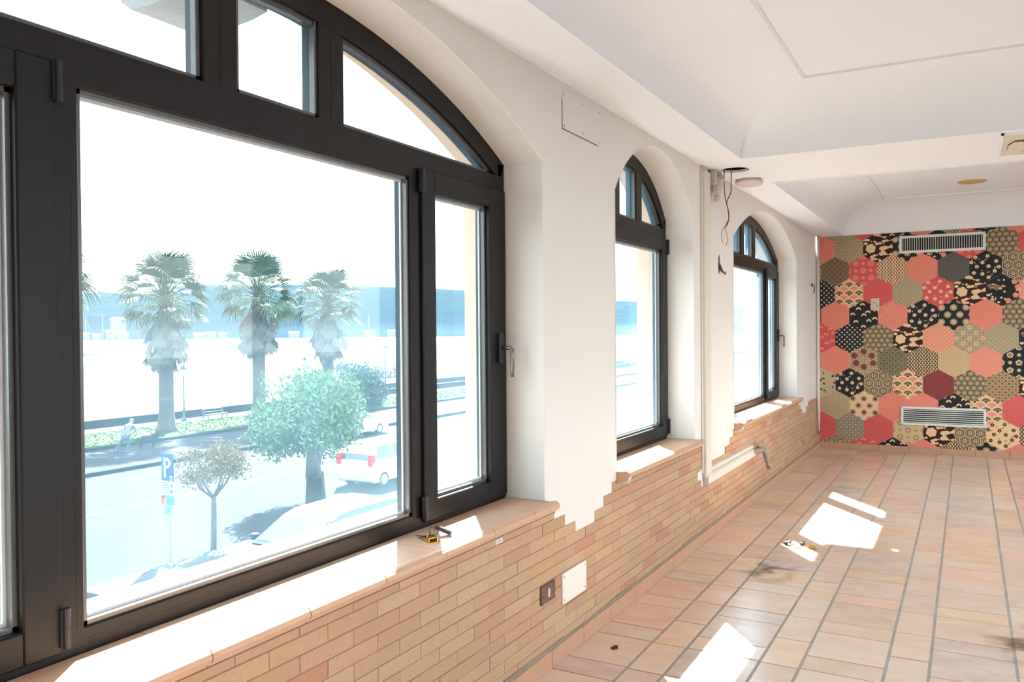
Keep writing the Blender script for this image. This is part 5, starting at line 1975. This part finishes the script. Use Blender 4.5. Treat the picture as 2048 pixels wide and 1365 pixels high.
# ---- cars
TYRE = mat('tyre', (44, 46, 48), 0.8)
RIM = mat('rim', (170, 176, 180), 0.4, metal=0.4)
CGL = mat('car_glass', (70, 84, 92), 0.1, spec=0.6)
REDL = mat('tail_light', (196, 46, 52), 0.3)
CLEARL = mat('head_light', (222, 230, 232), 0.2)
def car(loc, rz, paint, label, L=4.1, Wd=1.75, H=1.5, rear='hatch', name='car'):
    """local x forward"""
    r_ = tag(empty(name, loc, rz), label, 'car')
    hL = L / 2
    sh = 0.92 if H < 1.6 else 1.02                    # shoulder height
    lower = [(-hL, 0.45), (-hL + 0.02, 0.75), (-hL + 0.10, sh), (-hL + 0.9, sh + 0.03), (hL - 1.35, sh), (hL - 0.55, sh - 0.10), (hL - 0.12, sh - 0.24), (hL, 0.55), (hL - 0.03, 0.32), (hL - 0.15, 0.22), (-hL + 0.15, 0.22), (-hL, 0.30)]
    if rear == 'sedan':
        cabin = [(-hL + 0.75, sh - .02), (-hL + 1.25, H - 0.06), (-hL + 1.7, H), (hL - 2.25, H - 0.01), (hL - 1.9, H - 0.10), (hL - 1.15, sh - .02)]
    else:
        cabin = [(-hL + 0.10, sh - .02), (-hL + 0.38, H - 0.14), (-hL + 0.65, H - 0.02), (-hL + 1.2, H), (hL - 2.2, H - 0.02), (hL - 1.85, H - 0.12), (hL - 1.05, sh - .02)]
    def loft(poly, w0, w1, zlo, zhi):
        """polygon extruded across with narrowing towards the top and rounded sides"""
        n = len(poly)
        v = []
        for s_, k_ in ((-1, 0.94), (-1, 1.0), (1, 1.0), (1, 0.94)):
            for x, z in poly:
                t = max(0, min(1, (z - zlo) / (zhi - zlo)))
                w_ = (w0 + (w1 - w0) * t) / 2
                inner = k_ < 1
                cx_ = sum(p[0] for p in poly) / n
                cz_ = sum(p[1] for p in poly) / n
                v.append((x if inner is False else cx_ + (x - cx_) * 0.985 if False else x * (0.995 if not inner else 1.0), s_ * w_ * (1.0 if inner else 0.955), z))
        f = []
        order = [1, 0, 3, 2]
        rings = [[o_ * n + i for i in range(n)] for o_ in (0, 1, 2, 3)]
        # ring 0 is the widest side skin, ring 1 slightly inside forming the rounded shoulder
        f.append(tuple(rings[0])[::-1])
        f.append(tuple(rings[3]))
        for i in range(n):
            j = (i + 1) % n
            f.append((rings[0][i], rings[0][j], rings[1][j], rings[1][i]))
            f.append((rings[1][i], rings[1][j], rings[2][j], rings[2][i]))
            f.append((rings[2][i], rings[2][j], rings[3][j], rings[3][i]))
        return v, f
    v, f = loft(lower, Wd, Wd, 0.2, sh)
    body = MB().add(v, f).build('body', paint, r_, world=False, fix=True)
    b_ = body.modifiers.new('round', 'BEVEL')
    b_.width = 0.05
    b_.segments = 3
    b_.limit_method = 'ANGLE'
    v, f = loft(cabin, Wd * 0.96, Wd * 0.74, sh, H)
    cab = MB().add(v, f).build('cabin', paint, r_, world=False, fix=True)
    b_ = cab.modifiers.new('round', 'BEVEL')
    b_.width = 0.05
    b_.segments = 3
    b_.limit_method = 'ANGLE'
    # windows: side glasses, windscreen, rear screen as slightly proud panels
    def wy(z):
        t = (z - sh) / (H - sh)
        return (Wd * 0.96 + (Wd * 0.74 - Wd * 0.96) * t) / 2
    za, zb = sh + 0.06, H - 0.13
    fr_, re_ = cabin[-1], cabin[0]
    def edge_x(front, z):
        pts_ = cabin if not front else cabin[::-1]
        for p, q in zip(pts_, pts_[1:]):
            if p[1] <= z <= q[1]:
                return p[0] + (q[0] - p[0]) * (z - p[1]) / (q[1] - p[1])
        return pts_[0][0]
    xa0, xa1 = edge_x(False, za) + 0.22, edge_x(False, zb) + 0.16
    xb0, xb1 = edge_x(True, za) - 0.26, edge_x(True, zb) - 0.12
    xm = (xa0 + xb0) / 2 - 0.05
    for s_ in (-1, 1):
        for p0, p1, q1, q0 in (((xa0, za), (xm - 0.04, za), (xm - 0.06, zb), (xa1, zb)), ((xm + 0.04, za), (xb0, za), (xb1, zb), (xm + 0.02, zb))):
            vs = [(x, s_ * (wy(z) + 0.004), z) for x, z in (p0, p1, q1, q0)] + [(x, s_ * (wy(z) - 0.03), z) for x, z in (p0, p1, q1, q0)]
            MB().add(vs, [(0, 1, 2, 3), (7, 6, 5, 4), (0, 4, 5, 1), (1, 5, 6, 2), (2, 6, 7, 3), (3, 7, 4, 0)]).build('side_window', CGL, cab, world=False, fix=True)
    for front in (True, False):
        z0_, z1_ = sh + 0.05, H - 0.12
        x0_, x1_ = edge_x(front, z0_), edge_x(front, z1_)
        o_ = 0.012 if front else -0.012
        w0_, w1_ = wy(z0_) - 0.10, wy(z1_) - 0.08
        vs = [(x0_ + o_, -w0_, z0_), (x0_ + o_, w0_, z0_), (x1_ + o_, w1_, z1_ + .01), (x1_ + o_, -w1_, z1_ + .01)]
        vs += [(x - 4 * o_, y, z) for x, y, z in vs]
        MB().add(vs, [(0, 1, 2, 3), (7, 6, 5, 4), (0, 4, 5, 1), (1, 5, 6, 2), (2, 6, 7, 3), (3, 7, 4, 0)]).build('windscreen' if front else 'rear_screen', CGL, cab, world=False, fix=True)
    for x_ in (hL - 0.85, -hL + 0.75):
        for s_ in (-1, 1):
            y_ = s_ * (Wd / 2 - 0.10)
            m = MB()
            m.tube([(x_, y_ - 0.10, 0.31), (x_, y_ - 0.085, 0.31), (x_, y_ + 0.085, 0.31), (x_, y_ + 0.10, 0.31)], [0.27, 0.31, 0.31, 0.27], 20)
            t_ = m.build('wheel', TYRE, r_, world=False)
            MB().tube([(x_, y_ + s_ * 0.09, 0.31), (x_, y_ + s_ * 0.108, 0.31)], 0.20, 14).build('rim', RIM, t_, world=False)
    for s_ in (-1, 1):
        MB().rbox(hL - 0.22, hL - 0.02, s_ * (Wd / 2 - 0.28) - 0.2, s_ * (Wd / 2 - 0.28) + 0.2, sh - 0.34, sh - 0.20, 0.03).build('head_light', CLEARL, r_, world=False)
        zt0, zt1 = (sh - 0.15, sh + 0.28) if H > 1.6 else (sh - 0.2, sh - 0.02)
        MB().rbox(-hL - 0.01, -hL + 0.25, s_ * (Wd / 2 - 0.09) - 0.085, s_ * (Wd / 2 - 0.09) + 0.095, zt0, zt1, 0.02).build('tail_light', REDL, r_, world=False)
        MB().rbox(hL - 1.42, hL - 1.26, s_ * (Wd / 2 + 0.10) - 0.09, s_ * (Wd / 2 + 0.10) + 0.07, sh - 0.02, sh + 0.12, 0.02).build('wing_mirror', paint, r_, world=False)
    return r_
DKP = mat('grey_blue_paint', (34, 44, 54), 0.35, spec=0.5, coat=0.2)
WHP = mat('white_paint', (186, 192, 196), 0.3, spec=0.5, coat=0.3)
car((-11.2, 14.3, ZG + 0.30), -math.pi / 2, DKP, 'dark grey-blue car parked below the window in front of the low wall', L=4.8, Wd=1.85, H=1.6, rear='hatch')
car((-29.0, gx(768, -28.0) - 1.2, ZG), math.pi / 2, WHP, 'small white hatchback parked at the far kerb behind the round tree', L=3.6, Wd=1.65, H=1.48)
car((-18.6, gx(735, -17.8) + 2.1, ZG), math.pi / 2, WHP, 'white van-like car with upright red tail lights at the right of the pane', L=4.0, Wd=1.7, H=1.68)

# ---- person stooping with a dog
SKIN = mat('skin', (176, 140, 122), 0.7)
def skin_obj(name, verts, edges_, rad, m_, parent, root_i=0, sub=2):
    me = bpy.data.meshes.new(name)
    me.from_pydata(verts, edges_, [])
    me.materials.append(m_)
    o = link(name, me, parent, world=False)
    sm = o.modifiers.new('skin', 'SKIN')
    sm.use_smooth_shade = True
    for i, r in enumerate(rad):
        me.skin_vertices[0].data[i].radius = (r, r) if not isinstance(r, tuple) else r
        me.skin_vertices[0].data[i].use_root = (i == root_i)
    ss = o.modifiers.new('sub', 'SUBSURF')
    ss.levels = sub
    ss.render_levels = sub
    return o
pf = gp(252, 906, ZG + 0.12)
r_ = tag(empty('person', (pf.x, pf.y, ZG + 0.12), YAW), 'person in a pale top and dark trousers stooping forward on the path', 'person')
# local: x right as seen from the window, y away from the window, z up
B = [(0, 0.0, 0.80), (0.0, 0.12, 0.98), (0.02, 0.28, 1.16), (0.03, 0.40, 1.30), (0.03, 0.50, 1.38), (0.03, 0.56, 1.45), (0.03, 0.62, 1.52),
     (-0.10, 0.0, 0.76), (-0.30, 0.12, 0.46), (-0.55, 0.14, 0.14), (-0.60, 0.24, 0.05),
     (0.10, 0.0, 0.76), (0.12, 0.06, 0.42), (0.04, -0.04, 0.08), (0.04, 0.08, 0.03),
     (-0.17, 0.36, 1.28), (-0.24, 0.42, 1.02), (-0.16, 0.55, 0.82), (-0.13, 0.6, 0.74),
     (0.22, 0.36, 1.26), (0.34, 0.42, 1.0), (0.42, 0.5, 0.76), (0.44, 0.53, 0.68)]
Eg = [(0, 1), (1, 2), (2, 3), (3, 4), (4, 5), (5, 6), (0, 7), (7, 8), (8, 9), (9, 10), (0, 11), (11, 12), (12, 13), (13, 14), (3, 15), (15, 16), (16, 17), (17, 18), (3, 19), (19, 20), (20, 21), (21, 22)]
Rd = [0.14, 0.13, 0.14, 0.13, 0.055, 0.095, 0.085, 0.085, 0.06, 0.042, 0.035, 0.085, 0.06, 0.042, 0.035, 0.055, 0.042, 0.034, 0.038, 0.055, 0.042, 0.034, 0.038]
for hand in (18, 22):                                # five short bent fingers on each hand
    hx_, hy_, hz_ = B[hand]
    for k in range(5):
        dx = -0.036 + 0.018 * k
        L_ = (0.05, 0.075, 0.08, 0.075, 0.06)[k]
        side = 0.03 if k == 0 else 0.0
        B.append((hx_ + dx, hy_ + 0.02 + side, hz_ - L_ * 0.55 + side))
        B.append((hx_ + dx * 1.1, hy_ + 0.04 + side, hz_ - L_))
        n_ = len(B)
        Eg += [(hand, n_ - 2), (n_ - 2, n_ - 1)]
        Rd += [0.010, 0.008]
body = skin_obj('body', B, Eg, Rd, SKIN, r_)
skin_obj('shirt', [B[0], B[1], B[2], B[3], B[15], B[16], B[19], B[20]], [(0, 1), (1, 2), (2, 3), (3, 4), (4, 5), (3, 6), (6, 7)], [0.155, 0.15, 0.165, 0.145, 0.075, 0.06, 0.075, 0.06],
         mat('pale_shirt', (104, 104, 116), 0.8), r_)
skin_obj('trousers', [B[0], B[7], B[8], B[9], B[11], B[12], B[13]], [(0, 1), (1, 2), (2, 3), (0, 4), (4, 5), (5, 6)], [0.15, 0.10, 0.075, 0.055, 0.10, 0.075, 0.055],
         mat('grey_trousers', (70, 78, 88), 0.85), r_)
HAIR = mat('grey_hair', (120, 116, 112), 0.9)
m = MB()
m.lathe([(0.02, 0.11), (0.07, 0.09), (0.105, 0.03), (0.108, -0.03), (0.09, -0.06)], 12, (0.03, 0.575, 1.50))
m.build('hair', HAIR, r_, world=False, smooth=True)
for s_, b in ((0, 10), (1, 14)):
    p = Vector(B[b])
    MB().rbox(p.x - 0.05, p.x + 0.05, p.y - 0.16, p.y + 0.10, max(0, p.z - 0.05), p.z + 0.05, 0.02).build('shoe', mat('dark_shoe', (70, 74, 80), 0.7), r_, world=False)
pd_ = gp(296, 897, ZG + 0.12)
r_ = tag(empty('dog', (pd_.x, pd_.y, ZG + 0.12), YAW + 0.35), 'black dog standing on the path beside the stooping person', 'dog')
# dog: local x forward (to the right in view)
D_ = [(-0.30, 0, 0.46), (-0.05, 0, 0.44), (0.22, 0, 0.46), (0.34, 0, 0.60), (0.42, 0, 0.72), (0.56, 0, 0.70), (0.64, 0, 0.67),
      (-0.32, -0.09, 0.40), (-0.26, -0.10, 0.26), (-0.36, -0.10, 0.15), (-0.33, -0.10, 0.02),
      (-0.32, 0.09, 0.40), (-0.24, 0.10, 0.26), (-0.34, 0.10, 0.15), (-0.31, 0.10, 0.02),
      (0.24, -0.09, 0.36), (0.25, -0.09, 0.20), (0.25, -0.09, 0.02),
      (0.24, 0.09, 0.36), (0.27, 0.09, 0.20), (0.27, 0.09, 0.02),
      (-0.42, 0, 0.50), (-0.56, 0, 0.42), (-0.64, 0, 0.30)]
DE = [(0, 1), (1, 2), (2, 3), (3, 4), (4, 5), (5, 6), (0, 7), (7, 8), (8, 9), (9, 10), (0, 11), (11, 12), (12, 13), (13, 14), (2, 15), (15, 16), (16, 17), (2, 18), (18, 19), (19, 20), (0, 21), (21, 22), (22, 23)]
DR = [0.19, 0.19, 0.21, 0.15, 0.12, 0.075, 0.045, 0.10, 0.075, 0.05, 0.05, 0.10, 0.075, 0.05, 0.05, 0.085, 0.06, 0.05, 0.085, 0.06, 0.05, 0.08, 0.07, 0.03]
skin_obj('body', D_, DE, DR, mat('black_fur', (20, 22, 24), 0.9), r_, root_i=1)
for s_ in (-1, 1):
    MB().prism([(0.38, 0.78), (0.45, 0.80), (0.40, 0.68)], 'y', s_ * 0.07 - 0.012, s_ * 0.07 + 0.012).build('ear', MATS['black_fur'], r_, world=False, fix=True)
